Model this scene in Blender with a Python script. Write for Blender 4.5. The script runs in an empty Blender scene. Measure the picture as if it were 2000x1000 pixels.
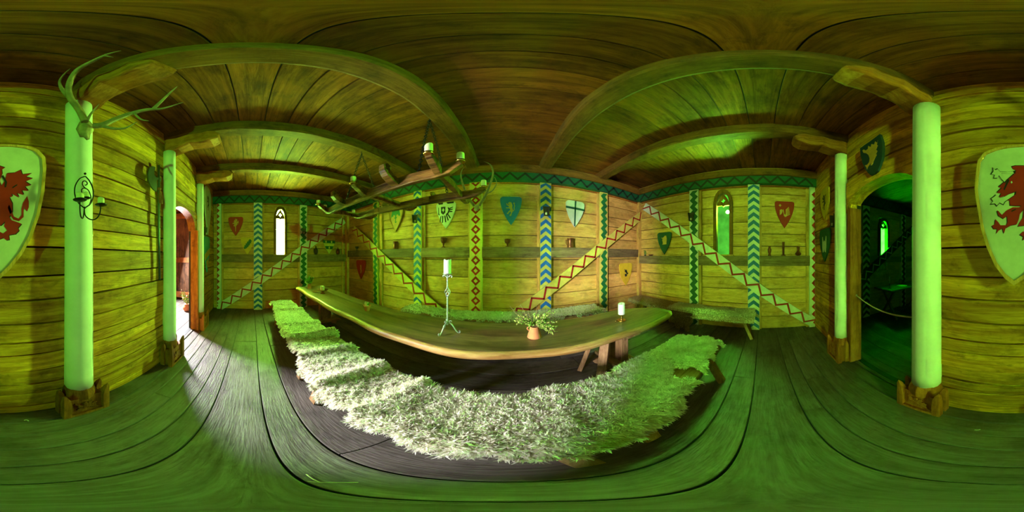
import bpy, bmesh, math, random
import numpy as np
from mathutils import Vector, Matrix
from math import sin, cos, tan, pi, radians, sqrt, atan2
random.seed(7); R = random.random
def U(a, b): return a + (b - a) * R()
SC = bpy.context.scene; COL = SC.collection

# ------------------------------------------------------------------ camera, exposure, light
EYE = Vector((0, 0, 1.5))
cd = bpy.data.cameras.new('camera'); cam = bpy.data.objects.new('camera', cd); COL.objects.link(cam)
cd.type = 'PANO'
try: cd.cycles.panorama_type = 'EQUIRECTANGULAR'
except Exception: cd.panorama_type = 'EQUIRECTANGULAR'
cam.location = EYE; cam.rotation_euler = (pi/2, 0, radians(-1.8)); SC.camera = cam
cd.clip_start = .01
vs = SC.view_settings; vs.view_transform = 'Standard'; vs.look = 'None'; vs.gamma = 1; vs.use_curve_mapping = False
vs.exposure = 0.0
w = bpy.data.worlds.new('world'); SC.world = w; w.use_nodes = True
w.node_tree.nodes['Background'].inputs[0].default_value = (.35, .6, .4, 1)
w.node_tree.nodes['Background'].inputs[1].default_value = .3
try:
    SC.cycles.max_bounces = 10; SC.cycles.diffuse_bounces = 8; SC.cycles.sample_clamp_indirect = 6
    SC.cycles.use_denoising = True
except Exception: pass
# emission colour (linear) of the lit window panes, and the daylight in the porch
WIN_LEFT = ((.34, 1, .09), 540)
WIN_RIGHT = ((.08, .50, .035), 1.0)
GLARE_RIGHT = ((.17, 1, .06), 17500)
WIN_FAR = ((.003, 1, .002), 130)
def area(name, loc, to, sx, sy, power, color):
    l = bpy.data.lights.new(name, 'AREA'); l.shape = 'RECTANGLE'; l.size = sx; l.size_y = sy; l.energy = power; l.color = color
    o = bpy.data.objects.new(name, l); COL.objects.link(o); o.location = loc
    o.rotation_euler = (Vector(to) - Vector(loc)).to_track_quat('-Z', 'Y').to_euler(); return o
area('porch_daylight', (-4.3, -2.7, 1.75), (-.6, .9, .9), .4, 1.7, 900, (.95, .94, 1))

# ------------------------------------------------------------------ rays of the photograph (room axes: x right, y to the back wall)
def ray(px, py):
    a = radians((px - 990) * .18); e = radians((500 - py) * .18)
    return Vector((sin(a) * cos(e), cos(a) * cos(e), sin(e)))
def onz(px, py, z):
    d = ray(px, py); return EYE + d * ((z - EYE.z) / d.z)
LX, RX, BY, NY, CZ = -4.45, 3.15, 3.0, -1.035, 3.4
WALL = {'back': (Vector((0, BY, 0)), Vector((1, 0, 0)), Vector((0, -1, 0))),
        'left': (Vector((LX, 0, 0)), Vector((0, 1, 0)), Vector((1, 0, 0))),
        'right': (Vector((RX, 0, 0)), Vector((0, -1, 0)), Vector((-1, 0, 0))),
        'near': (Vector((0, NY, 0)), Vector((-1, 0, 0)), Vector((0, 1, 0)))}
def onw(wall, px, py, off=0.0):            # (u, z) of the pixel on the wall's plane moved off metres into the room
    o, u, n = WALL[wall]; d = ray(px, py); p0 = o + n * off
    t = (p0 - EYE).dot(n) / d.dot(n); p = EYE + d * t
    return (p - o).dot(u), p.z
def frame(wall):                            # maps (u, z, n) to the world
    o, u, n = WALL[wall]
    return lambda a, b, c=0.0: o + u * a + Vector((0, 0, b)) + n * c

# ------------------------------------------------------------------ materials
def mat(name): 
    m = bpy.data.materials.new(name); m.use_nodes = True; nt = m.node_tree
    return m, nt, nt.nodes['Principled BSDF']
def rgb(c): return (c[0], c[1], c[2], 1)
def wood(name, dark, light, axis='X', rough=.65, scale=1.0, bump=.35, stain=.55, contrast=.5, spec=.2):
    m, nt, b = mat(name); N = nt.nodes.new; L = nt.links.new
    tc = N('ShaderNodeTexCoord'); at = N('ShaderNodeAttribute'); at.attribute_name = 'tone'
    off = N('ShaderNodeVectorMath'); off.operation = 'SCALE'; off.inputs[0].default_value = (13.7, 7.1, 21.3); L(at.outputs['Fac'], off.inputs['Scale'])
    ad = N('ShaderNodeVectorMath'); ad.operation = 'ADD'; L(tc.outputs['Object'], ad.inputs[0]); L(off.outputs[0], ad.inputs[1])
    mp = N('ShaderNodeMapping'); s = [9 * scale] * 3; s['XYZ'.index(axis)] = .9 * scale; mp.inputs['Scale'].default_value = s
    L(ad.outputs[0], mp.inputs[0])
    n1 = N('ShaderNodeTexNoise'); n1.inputs['Scale'].default_value = 1.6; n1.inputs['Detail'].default_value = 8; n1.inputs['Roughness'].default_value = .62; n1.inputs['Distortion'].default_value = .9
    n2 = N('ShaderNodeTexNoise'); n2.inputs['Scale'].default_value = 9; n2.inputs['Detail'].default_value = 5; n2.inputs['Distortion'].default_value = .4
    n3 = N('ShaderNodeTexNoise'); n3.inputs['Scale'].default_value = 2.3; n3.inputs['Detail'].default_value = 5; n3.inputs['Roughness'].default_value = .7
    L(mp.outputs[0], n1.inputs['Vector']); L(mp.outputs[0], n2.inputs['Vector']); L(ad.outputs[0], n3.inputs['Vector'])
    r1 = N('ShaderNodeValToRGB'); lo, hi = .5 - .22 * contrast - .05, .5 + .22 * contrast + .05
    r1.color_ramp.elements[0].position = lo; r1.color_ramp.elements[1].position = hi
    r1.color_ramp.elements[0].color = rgb(dark); r1.color_ramp.elements[1].color = rgb(light); L(n1.outputs[0], r1.inputs[0])
    r2 = N('ShaderNodeValToRGB'); r2.color_ramp.elements[0].position = .3; r2.color_ramp.elements[1].position = .62
    r2.color_ramp.elements[0].color = (.70, .66, .60, 1); r2.color_ramp.elements[1].color = (1, 1, 1, 1); L(n2.outputs[0], r2.inputs[0])
    x1 = N('ShaderNodeMix'); x1.data_type = 'RGBA'; x1.blend_type = 'MULTIPLY'; x1.inputs[0].default_value = .8
    L(r1.outputs[0], x1.inputs[6]); L(r2.outputs[0], x1.inputs[7])
    r3 = N('ShaderNodeValToRGB'); r3.color_ramp.elements[0].position = .33; r3.color_ramp.elements[1].position = .5
    k = 1 - stain; r3.color_ramp.elements[0].color = (k, k, k, 1); r3.color_ramp.elements[1].color = (1, 1, 1, 1); L(n3.outputs[0], r3.inputs[0])
    x2 = N('ShaderNodeMix'); x2.data_type = 'RGBA'; x2.blend_type = 'MULTIPLY'; x2.inputs[0].default_value = 1
    L(x1.outputs[2], x2.inputs[6]); L(r3.outputs[0], x2.inputs[7])
    n5 = N('ShaderNodeTexNoise'); n5.inputs['Scale'].default_value = 7; n5.inputs['Detail'].default_value = 9; n5.inputs['Roughness'].default_value = .75; n5.inputs['Distortion'].default_value = .6
    mp5 = N('ShaderNodeMapping'); s5 = [1.6] * 3; s5['XYZ'.index(axis)] = .7; mp5.inputs['Scale'].default_value = s5; L(ad.outputs[0], mp5.inputs[0]); L(mp5.outputs[0], n5.inputs['Vector'])
    r5 = N('ShaderNodeValToRGB'); r5.color_ramp.elements[0].position = .34; r5.color_ramp.elements[1].position = .47; k5 = 1 - stain * .85
    r5.color_ramp.elements[0].color = (k5, k5, k5, 1); r5.color_ramp.elements[1].color = (1, 1, 1, 1); L(n5.outputs[0], r5.inputs[0])
    x5 = N('ShaderNodeMix'); x5.data_type = 'RGBA'; x5.blend_type = 'MULTIPLY'; x5.inputs[0].default_value = 1; L(x2.outputs[2], x5.inputs[6]); L(r5.outputs[0], x5.inputs[7]); x2 = x5
    # each board its own tone
    fr = N('ShaderNodeMath'); fr.operation = 'MULTIPLY'; fr.inputs[1].default_value = 7.31; L(at.outputs['Fac'], fr.inputs[0])
    f2 = N('ShaderNodeMath'); f2.operation = 'FRACT'; L(fr.outputs[0], f2.inputs[0])
    mr = N('ShaderNodeMapRange'); mr.inputs[3].default_value = .68; mr.inputs[4].default_value = 1.2; L(f2.outputs[0], mr.inputs[0])
    x3 = N('ShaderNodeVectorMath'); x3.operation = 'SCALE'; L(x2.outputs[2], x3.inputs[0]); L(mr.outputs[0], x3.inputs['Scale'])
    L(x3.outputs[0], b.inputs['Base Color'])
    b.inputs['Roughness'].default_value = rough; b.inputs['Specular IOR Level'].default_value = spec
    bp = N('ShaderNodeBump'); bp.inputs['Strength'].default_value = bump; bp.inputs['Distance'].default_value = .012
    sm = N('ShaderNodeMath'); sm.operation = 'ADD'; L(n1.outputs[0], sm.inputs[0]); L(n2.outputs[0], sm.inputs[1])
    L(sm.outputs[0], bp.inputs['Height']); L(bp.outputs[0], b.inputs['Normal'])
    return m
def paint(name, c, rough=.6, var=.25, metal=0, bump=.15, scale=9, spec=.4):
    m, nt, b = mat(name); N = nt.nodes.new; L = nt.links.new
    tc = N('ShaderNodeTexCoord'); n = N('ShaderNodeTexNoise'); n.inputs['Scale'].default_value = scale; n.inputs['Detail'].default_value = 6; n.inputs['Roughness'].default_value = .65
    L(tc.outputs['Object'], n.inputs['Vector'])
    r = N('ShaderNodeValToRGB'); r.color_ramp.elements[0].position = .3; r.color_ramp.elements[1].position = .65
    r.color_ramp.elements[0].color = rgb([x * (1 - var) for x in c]); r.color_ramp.elements[1].color = rgb(c)
    L(n.outputs[0], r.inputs[0]); L(r.outputs[0], b.inputs['Base Color'])
    b.inputs['Roughness'].default_value = rough; b.inputs['Metallic'].default_value = metal; b.inputs['Specular IOR Level'].default_value = spec
    bp = N('ShaderNodeBump'); bp.inputs['Strength'].default_value = bump; bp.inputs['Distance'].default_value = .004
    L(n.outputs[0], bp.inputs['Height']); L(bp.outputs[0], b.inputs['Normal']); return m
def wool(name, c1, c2):
    m, nt, b = mat(name); N = nt.nodes.new; L = nt.links.new
    at = N('ShaderNodeAttribute'); at.attribute_name = 'tone'
    r = N('ShaderNodeValToRGB'); r.color_ramp.elements[0].color = rgb(c1); r.color_ramp.elements[1].color = rgb(c2)
    L(at.outputs['Fac'], r.inputs[0]); L(r.outputs[0], b.inputs['Base Color'])
    b.inputs['Roughness'].default_value = .9; b.inputs['Specular IOR Level'].default_value = .1
    t = N('ShaderNodeBsdfTranslucent'); L(r.outputs[0], t.inputs[0]); mx = N('ShaderNodeMixShader'); mx.inputs[0].default_value = .5   # wool fibres let light through
    L(b.outputs[0], mx.inputs[1]); L(t.outputs[0], mx.inputs[2]); L(mx.outputs[0], nt.nodes['Material Output'].inputs[0])
    return m
def glow(name, c, s, var=.35, clear=0):
    m = bpy.data.materials.new(name); m.use_nodes = True; nt = m.node_tree; nt.nodes.clear(); N = nt.nodes.new; L = nt.links.new
    tc = N('ShaderNodeTexCoord'); n = N('ShaderNodeTexNoise'); n.inputs['Scale'].default_value = 5; n.inputs['Detail'].default_value = 4
    L(tc.outputs['Object'], n.inputs['Vector'])
    mr = N('ShaderNodeMapRange'); mr.inputs[1].default_value = .3; mr.inputs[2].default_value = .7; mr.inputs[3].default_value = s * (1 - var); mr.inputs[4].default_value = s * (1 + var)
    L(n.outputs[0], mr.inputs[0])
    e = N('ShaderNodeEmission'); e.inputs[0].default_value = rgb(c); L(mr.outputs[0], e.inputs[1])
    o = N('ShaderNodeOutputMaterial')
    if clear:
        t = N('ShaderNodeBsdfTransparent'); t.inputs[0].default_value = (clear, clear, clear, 1); a = N('ShaderNodeAddShader'); L(e.outputs[0], a.inputs[0]); L(t.outputs[0], a.inputs[1]); L(a.outputs[0], o.inputs[0])
    else: L(e.outputs[0], o.inputs[0])
    return m

M = {}
def mk():
    for ax in 'XYZ':
        M['near' + ax] = wood('rough_plank_' + ax, (.48, .20, .01), (.95, .54, .035), ax, stain=.5, bump=.5)
        M['fill' + ax] = wood('pale_board_' + ax, (.58, .28, .05), (.88, .53, .13), ax, stain=.35, contrast=.8, bump=.25)
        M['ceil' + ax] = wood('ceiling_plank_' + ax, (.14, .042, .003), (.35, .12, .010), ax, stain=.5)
        M['floor' + ax] = wood('floor_plank_' + ax, (.10, .085, .07), (.23, .205, .18), ax, stain=.4, rough=.5, bump=.4, contrast=1.1)
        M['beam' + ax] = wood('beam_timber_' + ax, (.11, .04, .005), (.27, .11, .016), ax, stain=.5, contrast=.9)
        M['rail' + ax] = wood('rail_timber_' + ax, (.18, .11, .05), (.34, .23, .10), ax, stain=.4)
        M['orange' + ax] = wood('orange_pine_' + ax, (.28, .075, .008), (.52, .19, .025), ax, stain=.4)
        M['bench' + ax] = wood('bench_wood_' + ax, (.28, .15, .06), (.55, .34, .15), ax, stain=.4)
    M['table'] = wood('table_slab', (.10, .055, .02), (.30, .18, .07), 'X', rough=.33, stain=.35, bump=.1, spec=.5, scale=.8)
    M['tedge'] = wood('table_edge', (.40, .20, .05), (.72, .45, .16), 'X', rough=.35, stain=.2, bump=.15)
    M['chand'] = wood('chandelier_wood', (.05, .022, .004), (.40, .21, .035), 'X', rough=.4, stain=.5)
    M['red_door'] = wood('door_wood', (.20, .065, .015), (.40, .15, .04), 'Z', stain=.4)
    M['door_pan'] = wood('door_panel_wood', (.05, .025, .015), (.17, .08, .035), 'Z', stain=.7)
    M['column'] = paint('column_whitewash', (.84, .86, .84), .6, .12, bump=.04, scale=5)
    M['white'] = paint('white_paint', (.74, .74, .60)); M['cream'] = paint('yellow_ground_paint', (.72, .60, .10))
    M['red'] = paint('red_paint', (.42, .012, .008)); M['blue'] = paint('blue_paint', (.012, .15, .55))
    M['green'] = paint('green_paint', (.008, .15, .035)); M['black'] = paint('black_paint', (.012, .016, .012))
    M['dgreen'] = paint('dark_green_paint', (.006, .10, .04)); M['yellow'] = paint('yellow_paint', (.70, .45, .02))
    M['ochre'] = paint('ochre_paint', (.62, .34, .06)); M['navy'] = paint('navy_paint', (.01, .045, .07))
    M['teal'] = paint('teal_paint', (.03, .35, .35)); M['shield_white'] = paint('shield_white', (.66, .70, .52), .6, .22, scale=6)
    M['iron'] = paint('black_iron', (.02, .02, .02), .45, .3, .8); M['silver'] = paint('silver_iron', (.50, .50, .50), .3, .35, .6, .3, 25)
    M['tin'] = paint('tin', (.10, .09, .06), .35, .4, .6); M['copper'] = paint('copper', (.24, .075, .025), .3, .4, .6)
    M['brass'] = paint('brass', (.75, .50, .12), .25, .2, 1); M['terra'] = paint('terracotta', (.62, .22, .09), .8, .15)
    M['wax'] = paint('white_wax', (.85, .85, .80), .5, .05); M['oldwax'] = paint('cream_wax', (.78, .74, .45), .5, .12)
    M['leaf'] = paint('leaf', (.18, .40, .03), .5, .4); M['leaf2'] = paint('pale_leaf', (.50, .58, .12), .5, .3); M['stem'] = paint('stem', (.30, .18, .08), .8, .3)
    M['antler'] = paint('antler_bone', (.34, .26, .14), .55, .5, 0, .5, 14); M['skull'] = paint('skull_bone', (.45, .36, .20), .7, .45, 0, .6, 20)
    M['rope'] = paint('rope_fibre', (.60, .52, .32), .9, .3, scale=60); M['steel'] = paint('dark_steel', (.10, .13, .10), .4, .4, .7)
    M['tassel'] = paint('tassel_yarn', (.42, .15, .04), .9, .4, scale=60)
    M['wool'] = wool('sheep_wool', (.62, .57, .40), (1, .99, .88)); M['hide'] = paint('sheep_hide', (.55, .42, .28), .9, .3)
    M['woolf'] = wool('short_wool', (.6, .58, .4), (1, .99, .8)); M['brownfur'] = wool('brown_fur', (.30, .18, .08), (.62, .44, .22))
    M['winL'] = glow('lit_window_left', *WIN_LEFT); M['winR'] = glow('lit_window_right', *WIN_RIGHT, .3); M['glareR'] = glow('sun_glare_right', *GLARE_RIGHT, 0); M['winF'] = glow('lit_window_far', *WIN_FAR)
mk()

# ------------------------------------------------------------------ mesh building
class MB:
    def __init__(s): s.bm = bmesh.new(); s.tl = s.bm.faces.layers.float.new('tone'); s.mi = 0; s.tone = R(); s.smooth = False
    def f(s, vs):
        try: f = s.bm.faces.new(vs)
        except ValueError: return
        f.material_index = s.mi; f[s.tl] = s.tone; f.smooth = s.smooth; return f
    def hexa(s, p):                      # 8 corners: bottom 4 ccw, top 4 ccw
        v = [s.bm.verts.new(q) for q in p]
        for q in ((3, 2, 1, 0), (4, 5, 6, 7), (0, 1, 5, 4), (1, 2, 6, 5), (2, 3, 7, 6), (3, 0, 4, 7)): s.f([v[i] for i in q])
    def box(s, x0, x1, y0, y1, z0, z1, tone=None, c=.0):
        if tone is not None: s.tone = tone
        x0, x1 = sorted((x0, x1)); y0, y1 = sorted((y0, y1)); z0, z1 = sorted((z0, z1))
        s.hexa([(x0, y0, z0), (x1, y0, z0), (x1, y1, z0), (x0, y1, z0), (x0, y0, z1), (x1, y0, z1), (x1, y1, z1), (x0, y1, z1)])
    def bar(s, a, b, wdt, hgt, up=(0, 0, 1), tone=None):     # a straight bar of rectangular section from a to b
        if tone is not None: s.tone = tone
        a = Vector(a); b = Vector(b); d = (b - a).normalized(); sd = d.cross(Vector(up)).normalized(); u = sd.cross(d).normalized()
        sd = sd * wdt / 2; u = u * hgt / 2
        s.hexa([a - sd - u, a + sd - u, b + sd - u, b - sd - u, a - sd + u, a + sd + u, b + sd + u, b - sd + u])
    def sweep(s, pts, sizes, up=(0, 0, 1)):  # rectangular section swept along a path, sizes (w, h) per point
        rings = []
        pts = [Vector(p) for p in pts]
        for i, p in enumerate(pts):
            d = (pts[min(i + 1, len(pts) - 1)] - pts[max(i - 1, 0)]).normalized(); sd = d.cross(Vector(up)).normalized(); u = sd.cross(d).normalized()
            w_, h_ = sizes[i] if isinstance(sizes, list) else sizes
            rings.append([s.bm.verts.new(p + sd * a * w_ / 2 + u * b * h_ / 2) for a, b in ((-1, -1), (1, -1), (1, 1), (-1, 1))])
        for a, b in zip(rings, rings[1:]):
            for k in range(4): s.f([a[k], a[(k + 1) % 4], b[(k + 1) % 4], b[k]])
        s.f(rings[0][::-1]); s.f(rings[-1])
    def tube(s, pts, rad, seg=8, closed=False, flat=1.0):
        pts = [Vector(p) for p in pts]; n = len(pts); rings = []
        prev = None
        for i, p in enumerate(pts):
            if closed: d = (pts[(i + 1) % n] - pts[i - 1]).normalized()
            else: d = (pts[min(i + 1, n - 1)] - pts[max(i - 1, 0)]).normalized()
            if prev is None:
                prev = d.orthogonal().normalized()
            prev = (prev - d * prev.dot(d)).normalized(); q = d.cross(prev)
            r = rad[i] if isinstance(rad, (list, tuple)) else rad
            rings.append([s.bm.verts.new(p + (prev * cos(2 * pi * k / seg) * flat + q * sin(2 * pi * k / seg)) * r) for k in range(seg)])
        sm = s.smooth; s.smooth = True
        m = n if closed else n - 1
        for i in range(m):
            a = rings[i]; b = rings[(i + 1) % n]
            for k in range(seg): s.f([a[k], a[(k + 1) % seg], b[(k + 1) % seg], b[k]])
        s.smooth = sm
        if not closed: s.f(rings[0][::-1]); s.f(rings[-1])
    def lathe(s, prof, c=(0, 0, 0), seg=24, flat=False):      # prof (r, z) pairs from the bottom up
        c = Vector(c); rings = []
        for r, z in prof: rings.append([s.bm.verts.new(c + Vector((r * cos(2 * pi * k / seg), r * sin(2 * pi * k / seg), z))) for k in range(seg)])
        sm = s.smooth; s.smooth = not flat
        for a, b in zip(rings, rings[1:]):
            for k in range(seg): s.f([a[k], a[(k + 1) % seg], b[(k + 1) % seg], b[k]])
        s.smooth = sm
        s.f(rings[0][::-1]); s.f(rings[-1])
    def prism(s, poly, F, t0, t1):        # polygon (u, z) through frame F between depths t0 and t1
        a = sum(poly[i][0] * poly[(i + 1) % len(poly)][1] - poly[(i + 1) % len(poly)][0] * poly[i][1] for i in range(len(poly)))
        if a < 0: poly = poly[::-1]
        lo = [s.bm.verts.new(F(u, z, t0)) for u, z in poly]; hi = [s.bm.verts.new(F(u, z, t1)) for u, z in poly]
        s.f(hi); s.f(lo[::-1])
        for i in range(len(poly)):
            j = (i + 1) % len(poly); s.f([lo[i], lo[j], hi[j], hi[i]])
    def sphere(s, c, r, seg=12, sx=1, sy=1, sz=1):
        c = Vector(c); n = seg // 2
        prof = [(max(1e-4, r * sin(pi * i / n)), -r * cos(pi * i / n)) for i in range(n + 1)]
        st = len(s.bm.verts); s.lathe(prof, (0, 0, 0), seg)
        s.bm.verts.ensure_lookup_table()
        for v in s.bm.verts[st:]: v.co = Vector((v.co.x * sx, v.co.y * sy, v.co.z * sz)) + c
    def build(s, name, mats, parent=None, bevel=0, loc=None, recalc=True):
        me = bpy.data.meshes.new(name)
        if recalc: bmesh.ops.recalc_face_normals(s.bm, faces=s.bm.faces)
        s.bm.to_mesh(me); s.bm.free()
        for m in (mats if isinstance(mats, (list, tuple)) else [mats]): me.materials.append(M[m] if isinstance(m, str) else m)
        o = bpy.data.objects.new(name, me); COL.objects.link(o)
        if parent: o.parent = parent
        if loc is not None:               # shift the mesh so that its origin sits at loc
            me.transform(Matrix.Translation(-Vector(loc))); o.location = loc
        if bevel:
            b = o.modifiers.new('bevel', 'BEVEL'); b.width = bevel; b.segments = 2; b.limit_method = 'ANGLE'; b.angle_limit = radians(40)
        return o
def tag(o, label, cat, group=None):
    o['label'] = label; o['category'] = cat
    if group: o['group'] = group
    return o
def struct(o): o['kind'] = 'structure'; return o
def thing(name, label, cat, loc, group=None, rz=0):
    o = bpy.data.objects.new(name, None); COL.objects.link(o); o.location = loc; o.rotation_euler = (0, 0, rz); o.empty_display_size = .1
    return tag(o, label, cat, group)
def cut(a0, a1, holes):                    # interval minus holes
    segs = [(a0, a1)]
    for h0, h1 in holes:
        n = []
        for s0, s1 in segs:
            if h1 <= s0 or h0 >= s1: n.append((s0, s1))
            else:
                if h0 > s0: n.append((s0, h0))
                if h1 < s1: n.append((h1, s1))
        segs = n
    return [q for q in segs if q[1] - q[0] > .01]

# ------------------------------------------------------------------ room shell
def wall_boards(name, wall, u0, u1, z0, z1, rows, holes, m, depth=.05, jit=.004, back=True, gap=.006, joints=0):
    b = MB(); F = frame(wall); z = z0
    while z < z1 - .01:
        h = min(U(*rows), z1 - z)
        if z1 - z - h < rows[0] * .5: h = z1 - z
        hs = [(a, c) for a, c, d, e in holes if z + h > d + .002 and z < e - .002]
        # split the row where a hole starts or ends inside it
        cuts = sorted({z, z + h} | {q for a, c, d, e in holes for q in (d, e) if z + .01 < q < z + h - .01})
        t = R(); j = U(-jit, jit); j2 = U(-jit, jit)
        for za, zb in zip(cuts, cuts[1:]):
            hh = [(a, c) for a, c, d, e in holes if zb > d + .002 and za < e - .002]
            for a, c in cut(u0, u1, hh):
                b.tone = t
                g0 = gap if za == z else 0; g1 = gap if zb == z + h else 0
                wob = [U(-.004, .004) for _ in range(4)] if jit > .005 else [0] * 4
                n = max(1, int((c - a) / .35)) if jit > .005 else 1
                if n == 1:
                    b.hexa([F(a, za + g0, -depth), F(c, za + g0, -depth), F(c, za + g0, j2), F(a, za + g0, j), F(a, zb - g1, -depth), F(c, zb - g1, -depth), F(c, zb - g1, j2 + wob[0]), F(a, zb - g1, j + wob[1])])
                else:
                    # hewn board: the face wanders a little along its length
                    L_ = []
                    for i in range(n + 1):
                        u = a + (c - a) * i / n; q = j + (j2 - j) * i / n + U(-.004, .004)
                        sv = .5 * sin(u * 2.3 + z * 9) * .012
                        L_.append([F(u, za + g0 + sv * (g0 > 0), -depth), F(u, za + g0 + sv * (g0 > 0), q), F(u, zb - g1 + .5 * sin(u * 2.3 + (z + h) * 9) * .012 * (g1 > 0), q + wob[2]), F(u, zb - g1, -depth)])
                    V = [[b.bm.verts.new(p) for p in r] for r in L_]
                    for r, s_ in zip(V, V[1:]):
                        for k in range(4): b.f([r[k], s_[k], s_[(k + 1) % 4], r[(k + 1) % 4]])
                    b.f(V[0][::-1]); b.f(V[-1])
        z += h
    if back:
        b.mi = 1
        for za, zb in zip(*(lambda q: (q, q[1:]))(sorted({z0 - .1, z1} | {q for a, c, d, e in holes for q in (d, e)}))):
            hh = [(a, c) for a, c, d, e in holes if zb > d + .002 and za < e - .002]
            for a, c in cut(u0 - .12, u1 + .12, hh):
                b.hexa([F(a, za, -depth - .06), F(c, za, -depth - .06), F(c, za, -depth + .008), F(a, za, -depth + .008), F(a, zb, -depth - .06), F(c, zb, -depth - .06), F(c, zb, -depth + .008), F(a, zb, -depth + .008)])
    o = b.build(name, [m, 'black'], bevel=.004); return struct(o)

WLU = (.66, .96); WRU = (-.92, -.64)          # the window openings along their walls
WLZ = (1.545, 2.88); WRZ = (1.53, 2.86)
wall_boards('wall_back', 'back', LX, RX, 0, CZ, (.22, .34), [], 'fillX', jit=.004)
wall_boards('wall_left', 'left', NY, BY, 0, CZ, (.22, .34), [(*WLU, *WLZ)], 'fillY', jit=.004)
wall_boards('wall_right', 'right', -BY, -NY, 0, CZ, (.22, .34), [(*WRU, *WRZ)], 'fillY', jit=.004)
D1 = (1.93, 2.96); D2 = (-1.72, -.72)         # doorways in the near wall (u = -x)
wall_boards('wall_near', 'near', -RX, -LX, 0, CZ, (.11, .21), [(*D1, 0, 2.30), (*D2, 0, 2.30)], 'nearX', depth=.09, jit=.012)

b = MB(); b.mi = 1; b.box(LX - .2, RX + .2, NY - .1, BY + .2, -.08, -.03); b.mi = 0
edges = [-1.06, -.90, -.75, -.60, -.42, -.262, .085, .286, .60, .88, 1.16, 1.40, 1.68, 1.95, 2.2, 2.45, 2.72, 3.02]
for y0, y1 in zip(edges, edges[1:]):
    js = sorted([LX - .1, RX + .1] + [U(LX, RX) for _ in range(2)])
    if abs(y0 - .085) < .01: js = [LX - .1, 1.62, RX + .1]
    if abs(y0 + .262) < .01: js = [LX - .1, -2.6, RX + .1]
    if abs(y0 + .42) < .01: js = [LX - .1, 1.05, RX + .1]
    for a, c in zip(js, js[1:]):
        t = R(); n = max(2, int((c - a) / .3)); dz = U(-.004, .002); b.tone = t
        V = []
        for i in range(n + 1):
            x = a + .002 + (c - a - .004) * i / n; q = dz + U(-.0015, .0015)
            s0 = .006 * sin(x * 1.9 + y0 * 17); s1 = .006 * sin(x * 1.9 + y1 * 17)
            V.append([b.bm.verts.new(p) for p in ((x, y0 + s0 + .005, -.035), (x, y1 + s1 - .005, -.035), (x, y1 + s1 - .005, q), (x, y0 + s0 + .005, q))])
        for r, s_ in zip(V, V[1:]):
            for k in range(4): b.f([r[k], r[(k + 1) % 4], s_[(k + 1) % 4], s_[k]])
        b.f(V[0][::-1]); b.f(V[-1])
struct(b.build('floor', ['floorX', 'black'], bevel=.004))

BEAMS = [(-3.12, -2.95), (-1.93, -1.74), (-.72, -.50), (.60, .80), (1.80, 2.00)]
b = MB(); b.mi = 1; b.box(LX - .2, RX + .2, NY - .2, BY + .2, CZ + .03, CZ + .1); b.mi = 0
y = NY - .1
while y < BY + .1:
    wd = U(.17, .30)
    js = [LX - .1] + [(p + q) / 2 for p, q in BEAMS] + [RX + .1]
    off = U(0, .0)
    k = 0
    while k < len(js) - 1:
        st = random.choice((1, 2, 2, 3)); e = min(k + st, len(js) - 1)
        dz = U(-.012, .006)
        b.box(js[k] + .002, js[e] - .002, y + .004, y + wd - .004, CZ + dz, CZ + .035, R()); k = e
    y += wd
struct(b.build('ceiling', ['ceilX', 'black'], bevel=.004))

# trim around the infill panels
def strips(n, wall, rects, m):
    b = MB(); F = frame(wall)
    for u0, u1, z0, z1 in rects: b.tone = R(); b.prism([(u0, z0), (u1, z0), (u1, z1), (u0, z1)], F, 0, .028)
    struct(b.build('trim_%d' % n, m, bevel=.004))

# ------------------------------------------------------------------ beams, plates, corbels
names = {0: 'third ceiling beam from the big antlers, nearest the lit left window', 1: 'ceiling beam above the halberd column and the far end of the chandelier',
         2: 'wide ceiling beam springing from the column that carries the antlers', 3: 'thick ceiling beam right of centre springing from the column beside the arched opening',
         4: 'ceiling beam over the right end of the room, above the column left of the arched opening'}
for i, (x0, x1) in enumerate(BEAMS):
    b = MB(); b.tone = R()
    n = 14; V = []
    for k in range(n + 1):
        y = NY - .02 + (BY - NY + .02) * k / n; w1 = U(-.008, .008); w2 = U(-.008, .008); zz = 3.245 + U(-.006, .006)
        ch = .022
        V.append([b.bm.verts.new(p) for p in ((x0 + w1, y, CZ), (x0 + w1, y, zz + ch), (x0 + w1 + ch, y, zz), (x1 + w2 - ch, y, zz), (x1 + w2, y, zz + ch), (x1 + w2, y, CZ))])
    for r, s_ in zip(V, V[1:]):
        for k in range(6): b.f([r[k], r[(k + 1) % 6], s_[(k + 1) % 6], s_[k]])
    b.f(V[0][::-1]); b.f(V[-1])
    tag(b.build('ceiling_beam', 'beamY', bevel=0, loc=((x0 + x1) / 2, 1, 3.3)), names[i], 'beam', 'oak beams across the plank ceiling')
def zig_ribbon(b, F, pts, wd, t0, t1):
    """thin painted zigzag ribbon of constant width through the (u, z) points"""
    for p, q in zip(pts, pts[1:]):
        dx, dz = q[0] - p[0], q[1] - p[1]; l = sqrt(dx * dx + dz * dz); nx, nz = -dz / l * wd / 2, dx / l * wd / 2; ex, ez = dx / l * wd * .35, dz / l * wd * .35
        b.prism([(p[0] - nx - ex, p[1] - nz - ez), (q[0] - nx + ex, q[1] - nz + ez), (q[0] + nx + ex, q[1] + nz + ez), (p[0] + nx - ex, p[1] + nz - ez)], F, t0, t1)
PZ = {'back': (2.95, 3.13), 'left': (2.99, 3.19), 'right': (2.95, 3.13)}
PL = {'back': 'long green plate beam with black zigzag along the top of the shield wall', 'left': 'green plate beam with black zigzag above the glowing left window wall',
      'right': 'green plate beam with black zigzag above the right window wall'}
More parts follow.
